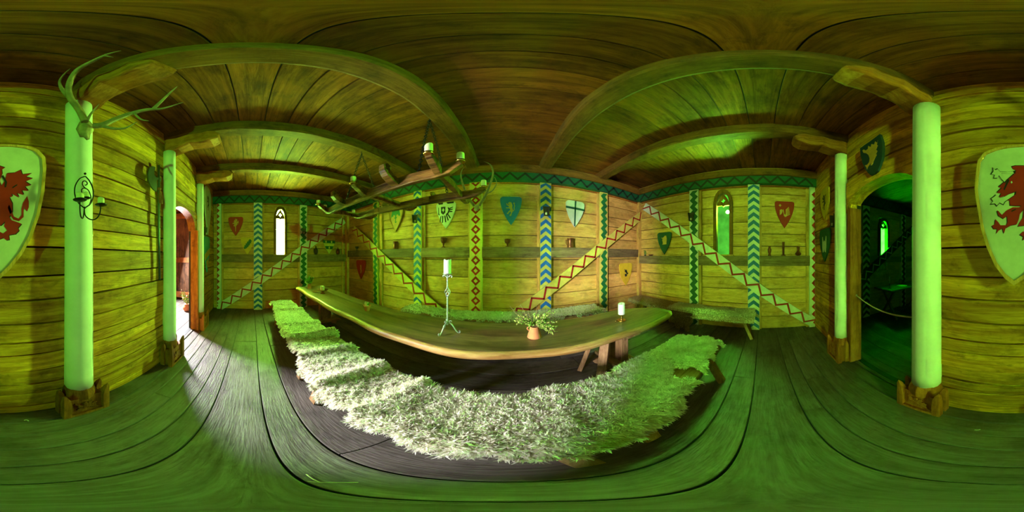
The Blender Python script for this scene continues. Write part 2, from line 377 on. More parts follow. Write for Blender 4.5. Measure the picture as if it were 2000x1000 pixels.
for wall, (u0, u1) in {'back': (LX, RX), 'left': (NY, BY - .12), 'right': (-BY + .12, -NY)}.items():
    F = frame(wall); z0, z1 = PZ[wall]; b = MB()
    b.prism([(u0, z0), (u1, z0), (u1, z1), (u0, z1)], F, 0, .12); b.mi = 1
    pts = []; u = u0 + .05; k = 0
    while u < u1: pts.append((u, z0 + .02 + (z1 - z0 - .04) * (k % 2))); u += .135; k += 1
    zig_ribbon(b, F, pts, .04, .1195, .1225)
    tag(b.build('painted_plate_beam', ['dgreen', 'black'], loc=F((u0 + u1) / 2, z0)), PL[wall], 'beam')
    b = MB(); b.prism([(u0, z1 + .002), (u1, z1 + .002), (u1, z1 + .16), (u0, z1 + .16)], F, 0, .16)
    struct(b.build('trim_%d' % (1 + list(PZ).index(wall)), 'beamX' if wall == 'back' else 'beamY', bevel=.008))
    b = MB(); b.prism([(u0, z0 - .035), (u1, z0 - .035), (u1, z0 - .002), (u0, z0 - .002)], F, 0, .035)
    struct(b.build('trim_%d' % (4 + list(PZ).index(wall)), 'orangeX' if wall == 'back' else 'orangeY', bevel=.004))

COLS = [(-3.06, .072, 'slim white column right of the open plank door, half lit by daylight'), (-1.80, .082, 'white column beside the halberd, left of the open door'),
        (-.565, .098, 'tall white column carrying the antlers and iron sconce'), (.635, .104, 'tall white column between the arched opening and the griffin shield'),
        (1.89, .085, 'white column on the left side of the arched opening')]
bases = ['square carved orange block under the daylit door column', 'carved block with cut corners under the halberd column', 'carved oak-leaf block under the antler column',
         'carved leaf block under the column by the griffin shield', 'carved block under the column left of the arch']
corb = ['carved bracket under the beam nearest the left window', 'rounded log bracket above the halberd column', 'dark carved log bracket above the antler column',
        'rough log bracket above the column by the griffin shield', 'rough log bracket above the column left of the arch']
for i, (x, r, lab) in enumerate(COLS):
    cy = -1.0 if i in (2, 3) else -.985
    topz = 3.0; bz = .365
    b = MB(); prof = []
    n = 18
    seg = 22; rings = []
    for k in range(n + 1):
        z = bz + (topz - bz) * k / n
        rr = r * (1.06 - .08 * k / n)
        rings.append([b.bm.verts.new((x + rr * (1 + U(-.004, .004)) * cos(2 * pi * j / seg), cy + rr * (1 + U(-.004, .004)) * sin(2 * pi * j / seg), z)) for j in range(seg)])
    b.smooth = True
    for a, c in zip(rings, rings[1:]):
        for j in range(seg): b.f([a[j], a[(j + 1) % seg], c[(j + 1) % seg], c[j]])
    b.f(rings[0][::-1]); b.f(rings[-1])
    root = thing('white_column', lab, 'column', (x, cy, 0), 'whitewashed half-round columns along the near wall')
    b.build('shaft', 'column', root, loc=None).matrix_parent_inverse = root.matrix_world.inverted() if False else Matrix.Translation((-x, -cy, 0))
    # carved base: chamfered block, raised corner posts, leaf relief
    b = MB(); b.tone = R(); hw = .165; y0 = -1.03; y1 = cy + .125
    b.box(x - hw + .02, x + hw - .02, y0, y1 - .02, 0, .26)
    # neck: octagonal taper up to the shaft
    b.lathe([(r * 1.3, .24), (r * 1.3, .30), (r * 1.2, .345), (r * 1.1, .37)], (x, cy, 0), 8, True)
    for sx in (-1, 1):
        xx = x + sx * (hw - .02)
        for q in ((y1 - .02), (y0 + .045)):
            b.sweep([(xx, q, 0), (xx, q, .22), (xx + sx * .004, q + .004, .29), (xx + sx * .014, q + .012, .34), (xx + sx * .02, q + .016, .37)], [(.055, .055), (.055, .055), (.045, .045), (.03, .03), (.006, .006)], up=(0, 1, 0))
    b.box(x - hw, x + hw, y1 - .03, y1 + .004, 0, .035)
    # leaves in relief on the front
    def leaf(cx, cz, ang, l, w_):
        F = lambda u, z, t: Vector((x + u, y1 - .02 + t, z))
        pts = []
        for k in range(13):
            t = k / 12; pts.append((t * l, w_ * sin(pi * t) * (1 + .35 * sin(t * 18))))
        for k in range(11, 0, -1):
            t = k / 12; pts.append((t * l, -w_ * sin(pi * t) * (1 + .35 * sin(t * 18 + 1))))
        b.prism([(cx + p * cos(ang) - q * sin(ang), cz + p * sin(ang) + q * cos(ang)) for p, q in pts], F, -.002, .012)
    for a_ in (25, 75, 115, 160, 200, 340):
        leaf(.0, .12, radians(a_), .085, .02)
    F = lambda u, z, t: Vector((x + u, y1 - .02 + t, z))
    zig_ribbon(b, F, [(-.11, .05), (-.04, .10), (.02, .13), (.09, .20)], .012, -.002, .014)
    o = b.build('carved_base', 'orangeZ', root, bevel=.004); o.matrix_parent_inverse = Matrix.Translation((-x, -cy, 0)); o['label'] = bases[i]
    # corbel
    b = MB(); b.tone = R(); x0, x1 = BEAMS[i]; xm = (x0 + x1) / 2
    ys = [NY + .0, -.95, -.86, -.78, -.70, -.62, -.54, -.46, -.40, -.37]
    dp = [.235, .235, .225, .20, .175, .19, .20, .185, .15, .09]
    b.sweep([(xm + U(-.006, .006), yy, 3.243 - d_ / 2) for yy, d_ in zip(ys, dp)], [(.20 + .02 * sin(k * 2), d_) for k, d_ in enumerate(dp)])
    tag(b.build('log_bracket', 'orangeY', bevel=.03, loc=(xm, -.7, 3.1)), corb[i], 'bracket', 'log brackets between columns and ceiling beams')

# ------------------------------------------------------------------ painted posts, rails, braces
def post(wall, px, wd, style, lab, z0=.0, z1=None, ground='white', ink='blue', prot=.075, u=None):
    F = frame(wall); z1 = PZ[wall][0] - .001 if z1 is None else z1
    if u is None: u = onw(wall, px, 450, prot)[0]
    b = MB(); b.prism([(u - wd / 2, z0), (u + wd / 2, z0), (u + wd / 2, z1), (u - wd / 2, z1)], F, 0, prot)
    b.mi = 1; t0, t1 = prot - .0005, prot + .0018; h = wd / 2 - .004
    mats = [ground, ink]
    if style == 'chevron':
        z = z0 + .02; p = .155; st = .078; rise = .085
        while z + rise < z1:
            zt = min(z + rise + st, z1)
            b.prism([(u - h, z), (u, z + rise), (u + h, z), (u + h, z + st), (u, zt), (u - h, z + st)], F, t0, t1); z += p
    elif style == 'zigzag':                   # broad wavy band with toothed sides
        z = z0; k = 0; p = .075; L_, R_ = [], []
        while z <= z1 - .01:
            s = wd * .17 * (1 if k % 2 else -1); L_.append((u - wd * .29 + s, z)); R_.append((u + wd * .29 + s, z)); z += p; k += 1
        b.prism(L_ + R_[::-1], F, t0, t1)
    elif style == 'diamond':
        z = z0 + .09; p = .19
        while z + .08 < z1 + .1:
            zt = min(z + .092, z1); a = .088; c = .04
            b.prism([(u - a, z), (u, z - .092), (u, z - c), (u - c, z), (u, z + c), (u, zt)], F, t0, t1)
            b.prism([(u + a, z), (u, zt), (u, z + c), (u + c, z), (u, z - c), (u, z - .092)], F, t0, t1)
            z += p
    elif style == 'teeth':
        z = z0 + .06; sgn = -1 if wall == 'right' else -1
        while z + .11 < z1:
            e = u + (h if wall == 'right' else -h)
            b.prism([(e, z), (e, z + .15), (e + (-1 if wall == 'right' else 1) * wd * .62, z + .075)], F, t0, t1)
            z += .165
    b.mi = 2
    tag(b.build('painted_post', mats + ['fillZ'], bevel=.0, loc=F(u, z0)), lab, 'post')
    return u
PU = {}
PU['b1'] = post('back', 733, .17, 'zigzag', 'green zigzag post on the shield wall, left of the green eagle shield', ground='cream', ink='green')
PU['b2'] = post('back', 815, .18, 'chevron', 'blue chevron post behind the chandelier, left of the white eagle shield', ground='cream', ink='blue')
PU['b3'] = post('back', 929, .23, 'diamond', 'post painted with a chain of red diamonds', ground='cream', ink='red')
PU['b4'] = post('back', 1066, .21, 'chevron', 'blue chevron post between the blue lion shield and white cross shield', ground='cream', ink='blue')
PU['b5'] = post('back', 1180, .19, 'zigzag', 'green zigzag post right of the white cross shield', ground='cream', ink='green')
PU['l1'] = post('left', 423, .12, 'teeth', 'corner post with red teeth at the dark left end of the room', ink='red', u=NY + .17)
PU['l2'] = post('left', 504, .23, 'chevron', 'blue and white chevron post left of the brightest window', ink='blue')
PU['l3'] = post('left', 593, .21, 'zigzag', 'dark green zigzag post right of the brightest window', ink='green')
PU['r1'] = post('right', 1355, .20, 'zigzag', 'dark green zigzag post left of the right hand window', ink='dgreen')
PU['r2'] = post('right', 1472, .22, 'chevron', 'blue and white chevron post between the right window and red swan shield', ink='teal' if False else 'blue')
PU['r3'] = post('right', 1587, .11, 'teeth', 'corner post with red teeth beside the green lion shields', ink='red', u=-NY - .07)
# plain corner posts and the studs beside the painted posts
b = MB(); b.box(LX, LX + .10, BY - .10, BY, 0, 2.95, R()); struct(b.build('trim_7', 'fillZ', bevel=.005))
b = MB(); b.box(RX - .09, RX, BY - .09, BY, 0, 2.95, R()); struct(b.build('trim_8', 'fillZ', bevel=.005))
def studs(n, wall, us, m='fillZ'):
    b = MB(); F = frame(wall)
    for u, wd, d in us: b.tone = R(); b.prism([(u - wd / 2, 0), (u + wd / 2, 0), (u + wd / 2, PZ[wall][0] - .036), (u - wd / 2, PZ[wall][0] - .036)], F, 0, d)
    struct(b.build('trim_%d' % n, m, bevel=.004))
studs(9, 'back', [(PU['b1'] + .17, .09, .05), (PU['b2'] + .125, .06, .045), (PU['b3'] - .14, .03, .02), (PU['b4'] - .13, .04, .03), (PU['b5'] - .13, .05, .04), (PU['b2'] - .12, .03, .02), (PU['b5'] + .12, .03, .02)])
studs(10, 'left', [(PU['l1'] + .09, .05, .03), (PU['l2'] + .15, .04, .03), (PU['l3'] - .13, .05, .04), (BY - .2, .05, .03)])
studs(11, 'right', [(PU['r1'] + .13, .06, .05), (PU['r2'] + .13, .04, .03), (PU['r3'] - .09, .06, .04)])
def rail(wall, u0, u1, z0, z1, d, lab, m):
    F = frame(wall); b = MB(); b.prism([(u0, z0), (u1, z0), (u1, z1), (u0, z1)], F, 0, d)
    return tag(b.build('wall_rail', m, bevel=.006, loc=F((u0 + u1) / 2, z0)), lab, 'ledge')
RZB = (1.47, 1.665)
rail('back', LX + .1, PU['b1'] - .085, *RZB, .07, 'short wooden ledge with the small goblet at the left corner of the shield wall', 'railX')
rail('back', PU['b1'] + .085, PU['b2'] - .09, *RZB, .07, 'wooden ledge carrying the pewter tankard behind the chandelier', 'railX')
rail('back', PU['b2'] + .09, PU['b3'] - .115, *RZB, .07, 'wooden ledge carrying the tall goblet under the white eagle shield', 'railX')
rail('back', PU['b3'] + .115, PU['b4'] - .105, *RZB, .07, 'wooden ledge under the blue lion shield', 'railX')
rail('back', PU['b4'] + .105, PU['b5'] - .095, *RZB, .07, 'wooden ledge carrying the copper tankard under the white cross shield', 'railX')
rail('back', PU['b5'] + .095, RX - .09, *RZB, .07, 'wooden ledge at the right corner of the shield wall above the yellow shield', 'railX')
RZL = (1.33, 1.545)
rail('left', NY + .24, PU['l2'] - .115, *RZL, .06, 'wooden ledge under the yellow branch shield', 'railY')
rail('left', PU['l2'] + .115, PU['l3'] - .105, *RZL, .06, 'wooden ledge under the brightest window', 'railY')
rail('left', PU['l3'] + .105, BY - .1, *RZL, .06, 'wooden ledge carrying the two round flasks', 'railY')
RZR = (1.31, 1.505)
rail('right', -BY + .09, PU['r1'] - .10, *RZR, .09, 'wooden ledge with the tiny plant under the boar shield', 'railY')
rail('right', PU['r1'] + .10, PU['r2'] - .11, *RZR, .07, 'wooden ledge under the right hand window', 'railY')
rail('right', PU['r2'] + .11, PU['r3'] - .055, *RZR, .09, 'wooden ledge carrying the three copper vases', 'railY')

def brace(wall, p0, p1, wd, ground, lab, prot=.10, per=.165):
    F = frame(wall); a = onw(wall, *p0, prot); c = onw(wall, *p1, prot)
    du, dz = c[0] - a[0], c[1] - a[1]; l = sqrt(du * du + dz * dz); eu, ez = du / l, dz / l
    B = lambda s, t, n: F(a[0] + eu * s - ez * t, a[1] + ez * s + eu * t, n)
    h = wd / 2; b = MB(); b.prism([(0, -h), (l, -h), (l, h), (0, h)], B, .076, prot); b.mi = 1
    n = int(l / per); pts = [(l * k / n, (h - .022) * (1 if k % 2 else -1)) for k in range(n + 1)]
    zig_ribbon(b, B, pts, .036, prot - .001, prot + .0018)
    tag(b.build('painted_brace', [ground, 'red'], bevel=0, loc=B(l / 2, 0, 0)), lab, 'brace')
brace('left', (428, 600), (672, 430), .21, 'white', 'white diagonal brace with red zigzag below the brightest window')
brace('back', (690, 447), (872, 620), .20, 'cream', 'diagonal brace with red zigzag descending behind the table left of the diamond post')
brace('back', (1000, 618), (1254, 420), .20, 'cream', 'yellow diagonal brace with red zigzag rising to the right corner of the shield wall')
brace('right', (1258, 403), (1588, 630), .19, 'white', 'white diagonal brace with red zigzag crossing the right window wall')

# ------------------------------------------------------------------ windows
def gothic(w_, z0, zs, zt, n=10, inset=0):
    """pointed arch outline (u, z) centred on u=0: w_ half width, spring zs, tip zt"""
    pts = [(-w_, z0), (w_, z0)]
    for k in range(n + 1):
        t = k / n; pts.append((w_ * cos(t * pi / 2) ** .8 if t < 1 else 0, zs + (zt - zs) * sin(t * pi / 2) ** 1.15))
    for k in range(n - 1, -1, -1):
        t = k / n; pts.append((-w_ * cos(t * pi / 2) ** .8, zs + (zt - zs) * sin(t * pi / 2) ** 1.15))
    return pts
def window(n, wall, u, z0, z1, hw, glowm):
    F0 = frame(wall); F = lambda a, z, t=0: F0(u + a, z, t)
    root = struct(bpy.data.objects.new('window_%d' % n, None)); COL.objects.link(root); root.location = F(0, z0, 0)
    inv = Matrix.Translation(-F(0, z0, 0))
    ht = z1 - z0; zs = z0 + ht * .80
    # outer frame as a ring of prisms between two gothic outlines
    b = MB(); b.tone = R()
    o_ = gothic(hw + .065, z0, zs, z1 + .085); i_ = gothic(hw, z0, zs, z1)
    for k in range(1, len(o_)):
        j = (k + 1) % len(o_)
        b.prism([o_[k], o_[j], i_[j], i_[k]], F, -.10, .055)
    # tympanum with a quatrefoil hole: four pieces round the hole
    zb = z0 + ht * .79; zc = z0 + ht * .875; q = .035
    hole = [(q * cos(a_) * (1 + .25 * cos(4 * a_)), zc + q * 1.15 * sin(a_) * (1 + .25 * cos(4 * a_))) for a_ in [2 * pi * k / 24 for k in range(24)]]
    out = []
    for k in range(24):
        a_ = 2 * pi * k / 24; dx, dz = cos(a_), sin(a_); t = .004
        while t < .4:
            x_, z_ = dx * t, zc + dz * t
            if z_ < zb: break
            if z_ > zs:
                kk = min(1, (z_ - zs) / (z1 - zs)); lim = hw * max(0, 1 - kk ** 1.6)
            else: lim = hw
            if abs(x_) > lim: break
            t += .003
        out.append((dx * t, zc + dz * t))
    for k in range(24):
        j = (k + 1) % 24; b.prism([hole[k], out[k], out[j], hole[j]], F, -.03, .012)
    b.prism([(-hw, zb - .0), (-hw * .25, zb), (0, zb - .03), (hw * .25, zb), (hw, zb), (hw, zb + .02), (-hw, zb + .02)], F, -.03, .012)
    fo = b.build('window_frame', 'beamZ', root); fo.matrix_parent_inverse = inv
    b = MB(); b.prism([(-hw - .08, z0 - .025), (hw + .08, z0 - .025), (hw + .08, z0), (-hw - .08, z0)], F, -.1, .085)
    so = b.build('window_sill', 'fillX', root); so.matrix_parent_inverse = inv
    b = MB(); b.prism(gothic(hw + .001, z0, zs, z1), F, -.07, -.065)
    po = b.build('window_pane', glowm, root); po.matrix_parent_inverse = inv
    # boards closing the square hole above the pointed head
    return root
window(1, 'left', (WLU[0] + WLU[1]) / 2, WLZ[0], WLZ[1] - .06, .115, 'winL')
w2 = window(2, 'right', (WRU[0] + WRU[1]) / 2, WRZ[0], WRZ[1] - .06, .13, 'winR')
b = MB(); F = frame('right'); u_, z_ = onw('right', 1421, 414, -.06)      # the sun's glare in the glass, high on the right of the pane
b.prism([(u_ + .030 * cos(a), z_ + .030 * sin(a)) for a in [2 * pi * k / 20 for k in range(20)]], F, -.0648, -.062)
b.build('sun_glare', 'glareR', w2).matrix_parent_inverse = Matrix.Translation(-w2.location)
def spandrel(n, wall, us, zs_, hw, m):
    """boards filling the square opening around the pointed window"""
    F0 = frame(wall); u = (us[0] + us[1]) / 2; F = lambda a, z, t=0: F0(u + a, z, t); W = (us[1] - us[0]) / 2
    z0, z1 = zs_[0], zs_[1] - .06; ht = z1 - z0; sp = z0 + ht * .8; b = MB(); g = gothic(hw + .03, z0, sp, z1 + .05)[1:]
    mid = len(g) // 2
    right = [p for p in g if p[0] >= -1e-6]; left = [p for p in g if p[0] <= 1e-6]
    right = sorted(right, key=lambda p: p[1]); left = sorted(left, key=lambda p: p[1])
    for side, s in ((right, 1), (left, -1)):
        s_ = [(min(W, max(-W, p[0])), p[1]) for p in side]
        for p, q in zip(s_, s_[1:]):
            if q[1] - p[1] > 1e-4: b.prism([p, (s * (W + .01), p[1]), (s * (W + .01), q[1]), q] if s > 0 else [p, q, (s * (W + .01), q[1]), (s * (W + .01), p[1])], F, -.05, .0)
    if g: b.prism([(-W - .01, z1 + .05), (W + .01, z1 + .05), (W + .01, zs_[1] + .01), (-W - .01, zs_[1] + .01)], F, -.05, 0)
    if wall == 'left': b.prism([(-W - .05, z0 - .05), (W + .05, z0 - .05), (W + .05, zs_[1] + .05), (-W - .05, zs_[1] + .05)], F, -.12, -.10)
    struct(b.build('trim_%d' % n, m))
spandrel(12, 'left', WLU, WLZ, .115, 'fillY'); spandrel(13, 'right', WRU, WRZ, .13, 'fillY')

# ------------------------------------------------------------------ doorways in the near wall
def arch_header(n, u0, u1, zs, zt, ztop, d, m, peak=.5):
    F = frame('near'); b = MB(); b.tone = R(); N = 16; arc = []
    for k in range(N + 1):
        t = k / N; a_ = abs(t - peak) / (peak if t < peak else 1 - peak)
        arc.append((u0 + (u1 - u0) * t, zs + (zt - zs) * sqrt(max(0, 1 - a_ ** 2.2))))
    for p, q in zip(arc, arc[1:]): b.prism([p, q, (q[0], ztop), (p[0], ztop)], F, -.14, d)
    o = b.build('arched_lintel', m, loc=F((u0 + u1) / 2, zt)); return o
o = arch_header(1, D1[0] - .01, D1[1] - .04, 1.98, 2.29, 2.34, .004, 'orangeX'); tag(o, 'low arched board over the open plank door', 'lintel')
o = arch_header(2, D2[0] - .06, D2[1] + .02, 2.05, 2.30, 2.47, .035, 'nearX', .52); tag(o, 'broad arched board over the opening to the dark side room', 'lintel')
# jambs
def jamb(n, x0, x1, y0, y1, z1, m): 
    b = MB(); b.box(x0, x1, y0, y1, 0, z1, R()); struct(b.build('trim_%d' % n, m, bevel=.006))
jamb(14, -2.985, -2.915, -1.13, -.985, 1.99, 'orangeZ'); jamb(15, -1.96, -1.90, -1.13, -1.0, 2.2, 'orangeZ')
jamb(16, 1.68, 1.76, -1.16, -1.0, 2.1, 'orangeZ'); jamb(17, .70, .745, -1.16, -1.02, 2.3, 'orangeZ')

# ------------------------------------------------------------------ porch behind the left doorway
b = MB(); b.box(-5.4, -1.0, -1.125, -.0 + NY - .25 - 2.2, -.06, -.03)
b.mi = 0
y = -1.07
for k in range(9):
    wd = U(.2, .3); js = [-5.4, U(-4.6, -2), -1.2]
    for a, c in zip(js, js[1:]): b.box(a + .003, c - .003, y - wd + .003, y - .003, -.03, -.002 + U(-.003, .003), R())
    y -= wd
struct(b.build('floor.001', ['floorX'], bevel=.004))
b = MB()
for z in np.arange(0, 3.0, .25):
    b.box(-5.35, -5.3, -3.4, -1.1, z + .002, z + .248, R()); b.box(-5.3, -4.9, -3.4, -3.35, z + .002, z + .248, R()); b.box(-1.25, -1.2, -3.4, -1.1, z + .002, z + .248, R()); b.box(-5.3, -1.2, -3.45, -3.4, z + .002, z + .248, R())
struct(b.build('wall_porch', 'orangeY', bevel=.004))
b = MB(); b.box(-5.4, -1.1, -3.5, -1.1, 3.02, 3.1); struct(b.build('ceiling.001', 'ceilX'))
dr = struct(bpy.data.objects.new('door_1', None)); COL.objects.link(dr); dr.location = (-4.95, -1.9, 0)
inv = Matrix.Translation((4.95, 1.9, 0))
b = MB(); x = -4.95
for y0, y1 in ((-2.62, -2.50), (-1.72, -1.58)): b.box(x, x + .05, y0, y1, .1, 2.95, R())
for z0, z1 in ((.1, .3), (1.28, 1.45), (2.75, 2.95)): b.box(x + .002, x + .052, -2.50, -1.72, z0, z1, R())
o = b.build('door_stiles', 'red_door', dr, bevel=.004); o.matrix_parent_inverse = inv
b = MB()
for k in range(4): b.box(x + .01, x + .03, -2.5 + .195 * k + .002, -2.5 + .195 * (k + 1) - .002, .3, 2.75, R())
o = b.build('door_panel', 'door_pan', dr, bevel=.003); o.matrix_parent_inverse = inv; o['label'] = 'dark weathered door panel'

# ------------------------------------------------------------------ side room behind the arched opening
SX = 3.15
b = MB(); y = -1.07
while y > -5.2:
    wd = U(.2, .32); b.box(-.6, SX + .1, y - wd + .003, y - .003, -.03, U(-.004, .002), R()); y -= wd
b.box(-.6, SX + .1, -5.3, -1.1, -.06, -.031)
struct(b.build('floor.002', 'floorX', bevel=.004))
b = MB()
for z in np.arange(0, 3.4, .28):
    for seg in cut(-5.2, -1.12, [(-3.0, -2.72)] if 1.3 < z + .2 and z < 2.45 else []): b.box(SX, SX + .05, seg[0], seg[1], z + .002, z + .278, R())
    b.box(-.65, -.6, -5.2, -1.12, z + .002, z + .278, R()); b.box(-.6, SX, -5.25, -5.2, z + .002, z + .278, R())
b.box(SX + .12, SX + .16, -5.3, -1.1, 0, 3.4)
struct(b.build('wall_side_room', 'fillY', bevel=.003))
b = MB()
for k in range(15): b.box(-.7, SX + .2, -5.3 + .28 * k + .002, -5.3 + .28 * (k + 1) - .002, 3.0, 3.05, R())
struct(b.build('ceiling.002', 'ceilX', bevel=.004))
WALL['side'] = (Vector((SX, 0, 0)), Vector((0, -1, 0)), Vector((-1, 0, 0))); PZ['side'] = (2.72, 2.95)
window(3, 'side', 2.86, 1.50, 2.42, .115, 'winF')
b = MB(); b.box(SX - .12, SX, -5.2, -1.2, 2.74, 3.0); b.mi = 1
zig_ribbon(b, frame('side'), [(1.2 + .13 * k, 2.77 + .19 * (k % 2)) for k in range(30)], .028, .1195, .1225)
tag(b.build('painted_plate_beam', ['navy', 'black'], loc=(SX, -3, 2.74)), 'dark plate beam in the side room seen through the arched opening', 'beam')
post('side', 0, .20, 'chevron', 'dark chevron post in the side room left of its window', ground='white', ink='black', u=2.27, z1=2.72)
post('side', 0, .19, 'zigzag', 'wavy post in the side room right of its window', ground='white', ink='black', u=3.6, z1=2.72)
F = frame('side'); b = MB(); B0, B1 = (1.55, .55), (4.3, 2.55)
l = math.dist(B0, B1); eu, ez = (B1[0] - B0[0]) / l, (B1[1] - B0[1]) / l
Bf = lambda s, t, n: F(B0[0] + eu * s - ez * t, B0[1] + ez * s + eu * t, n)
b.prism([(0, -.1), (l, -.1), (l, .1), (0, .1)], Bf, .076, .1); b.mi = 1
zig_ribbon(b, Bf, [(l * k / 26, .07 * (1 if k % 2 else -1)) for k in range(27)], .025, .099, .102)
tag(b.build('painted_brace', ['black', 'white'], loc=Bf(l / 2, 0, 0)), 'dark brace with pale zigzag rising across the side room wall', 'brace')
tag(rail('side', 1.3, 4.6, 1.33, 1.49, .06, '', 'railY'), 'dim ledge under the side room window', 'ledge')
# table, candle, jar and dish in the side room
t = thing('side_table', 'narrow dark trestle table in the side room beyond the rope', 'table', (2.75, -2.95, 0)); inv = Matrix.Translation((-2.75, 2.95, 0))
b = MB(); b.box(2.42, 3.02, -3.9, -2.45, .715, .75); o = b.build('tabletop', 'railY', t, bevel=.005); o.matrix_parent_inverse = inv
for yy in (-2.65, -3.7):
    for s in (-1, 1):
        b = MB(); b.bar((2.72 + s * .26, yy, 0), (2.72 - s * .2, yy, .715), .05, .05, (0, 1, 0)); o = b.build('leg', 'railZ', t); o.matrix_parent_inverse = inv
def candle(x, y, z, r, h, m, lab, group=None, name='candle', slope=0, rag=0):
    b = MB(); rings = []; seg = 20; b.smooth = False
    prof = [(r * .98, 0), (r, .004), (r, h * .5), (r * .99, h - .006), (r * .93, h), (r * .8, h - .004), (r * .3, h - .012), (.004, h - .014)]
    for q, zz in prof:
        ring = []
        for k in range(seg):
            a = 2 * pi * k / seg; dz = 0
            if zz > h - .01: dz = slope * cos(a) + rag * (sin(2 * a + 1) + .6 * sin(5 * a)) * .5
            ring.append(b.bm.verts.new((x + q * cos(a), y + q * sin(a), z + zz + dz)))
        rings.append(ring)
    b.smooth = True
    for a, c in zip(rings, rings[1:]):
        for k in range(seg): b.f([a[k], a[(k + 1) % seg], c[(k + 1) % seg], c[k]])
    b.f(rings[0][::-1]); b.f(rings[-1])
    b.mi = 1; b.tube([(x, y, z + h - .014), (x + .001, y, z + h + .002), (x + .003, y, z + h + .009)], .0012, 5)
    return tag(b.build(name, [m, 'black'], loc=(x, y, z)), lab, 'candle', group)
p = onz(1720, 553, .75); cx, cy = 2.66, -2.62
b = MB(); b.lathe([(.05, 0), (.05, .006), (.012, .012), (.01, .05), (.018, .06), (.01, .07), (.014, .11), (.02, .115)], (cx, cy, .75), 16)
tag(b.build('candlestick', 'tin', loc=(cx, cy, .75)), 'small dark candlestick on the side room table', 'candlestick')
candle(cx, cy, .865, .013, .16, 'oldwax', 'slim pale candle on the side room table')
b = MB(); b.lathe([(.045, 0), (.05, .02), (.05, .12), (.046, .15), (.05, .155), (.04, .155), (.04, .03), (.001, .02)], (2.75, -3.1, .75), 16)
tag(b.build('pottery_beaker', 'copper', loc=(2.75, -3.1, .75)), 'brown beaker on the side room table', 'beaker')
b = MB(); b.lathe([(.06, 0), (.11, .012), (.13, .025), (.12, .022), (.06, .008), (.001, .006)], (2.6, -2.98, .75), 24)
tag(b.build('dish', 'shield_white', loc=(2.6, -2.98, .75)), 'pale shallow dish on the side room table', 'dish')
# rope barrier across the opening
b = MB(); A = Vector((1.69, -1.09, 1.005)); Bp = Vector((.70, -1.09, .985)); pts = []
for k in range(25):
    s = k / 24; q = A.lerp(Bp, s); q.z -= .07 * sin(pi * s); pts.append(q)
b.tube(pts, .008, 8)
rp = b.build('barrier_rope', 'rope', loc=A); tag(rp, 'pale rope strung across the arched opening', 'rope')
b = MB(); b.sphere(A + Vector((.0, .0, 0)), .019); b.tube([A + Vector((0, 0, -.01)), A + Vector((.012, .01, -.05)), A + Vector((.004, .012, -.10))], .006, 6)
o = b.build('rope_knot', 'rope', rp); o.matrix_parent_inverse = Matrix.Translation(-A)

# ------------------------------------------------------------------ table
nearp = [(570, 562), (600, 574), (650, 592), (700, 615), (760, 642), (850, 668), (930, 683), (1000, 688), (1080, 688), (1150, 681), (1220, 663), (1280, 641), (1318, 619)]
t = thing('banquet_table', 'long dark slab table with a pale waney edge in the middle of the room', 'table', (-1, 1.42, 0)); inv = Matrix.Translation((1, -1.42, 0))
b = MB(); rings = []; n = 60; xs = [-3.74 + 5.56 * k / n for k in range(n + 1)]
def near_y(x):
    base = 1.10 + .012 * sin(x * 3.1) + .012 * sin(x * 7.3 + 1)
    if x < -2.7: base += (-2.7 - x) * -.05
    return base
def far_y(x): return 1.74 + .012 * sin(x * 2.3 + 2) + .008 * sin(x * 6.1)
prof_end = lambda x: min(1, sqrt(max(0, (1.86 - x) / .5)) if x > 1.36 else 1)
V = []
for k, x in enumerate(xs):
    y0, y1 = near_y(x), far_y(x)
    if x > 1.30: y1 -= (x - 1.30) ** 2 * 1.2
    if x > 1.65: y0 += (x - 1.65) ** 2 * 1.2
    if k == 0: y0 += .02
    zt, zb = .752, .668
    ring = [(y0 + .03, zb), (y0 + .004, zb + .012), (y0 - .008, zb + .035), (y0 + .002, zt - .014), (y0 + .022, zt - .002), (y0 + .05, zt), (y1 - .05, zt), (y1 - .015, zt - .004), (y1, zt - .02), (y1 - .005, zb + .02), (y1 - .03, zb)]
    V.append([b.bm.verts.new((x, q, z)) for q, z in ring])
b.tone = .3
m = len(V[0])
for a, c in zip(V, V[1:]):
    for k in range(m):
        b.mi = 1 if k < 4 or k in (7, 8) else 0; b.smooth = True
        b.f([a[k], a[(k + 1) % m], c[(k + 1) % m], c[k]])
b.smooth = False; b.mi = 1; b.f(V[0]); b.f(V[-1][::-1])
o = b.build('tabletop', ['table', 'tedge'], t); o.matrix_parent_inverse = inv
for xt in (1.15, -2.9):
    b = MB(); b.tone = R(); b.box(xt - .05, xt + .05, 1.30, 1.54, .20, .67); b.box(xt - .12, xt + .12, 1.18, 1.66, .60, .668); o = b.build('pedestal', 'benchZ', t, bevel=.006); o.matrix_parent_inverse = inv
    b = MB(); b.tone = R(); b.box(xt - .14, xt + .14, 1.10, 1.70, .16, .20); o = b.build('foot_board', 'benchY', t, bevel=.006); o.matrix_parent_inverse = inv
    for sy in (-1, 1):
        b = MB(); b.tone = R(); b.bar((xt - .12, 1.42 + sy * .28, 0), (xt - .03, 1.42 + sy * .14, .17), .08, .07); o = b.build('leg', 'benchZ', t, bevel=.005); o.matrix_parent_inverse = inv
for sy in (-1, 1):
    b = MB(); b.tone = R(); b.bar((.78, 1.42 + sy * .2, 0), (.92, 1.42 + sy * .1, .67), .09, .05); o = b.build('leg', 'benchZ', t, bevel=.005); o.matrix_parent_inverse = inv
b = MB(); b.bar((-2.9, 1.42, .60), (1.15, 1.42, .60), .05, .08); o = b.build('stretcher', 'benchX', t, bevel=.006); o.matrix_parent_inverse = inv

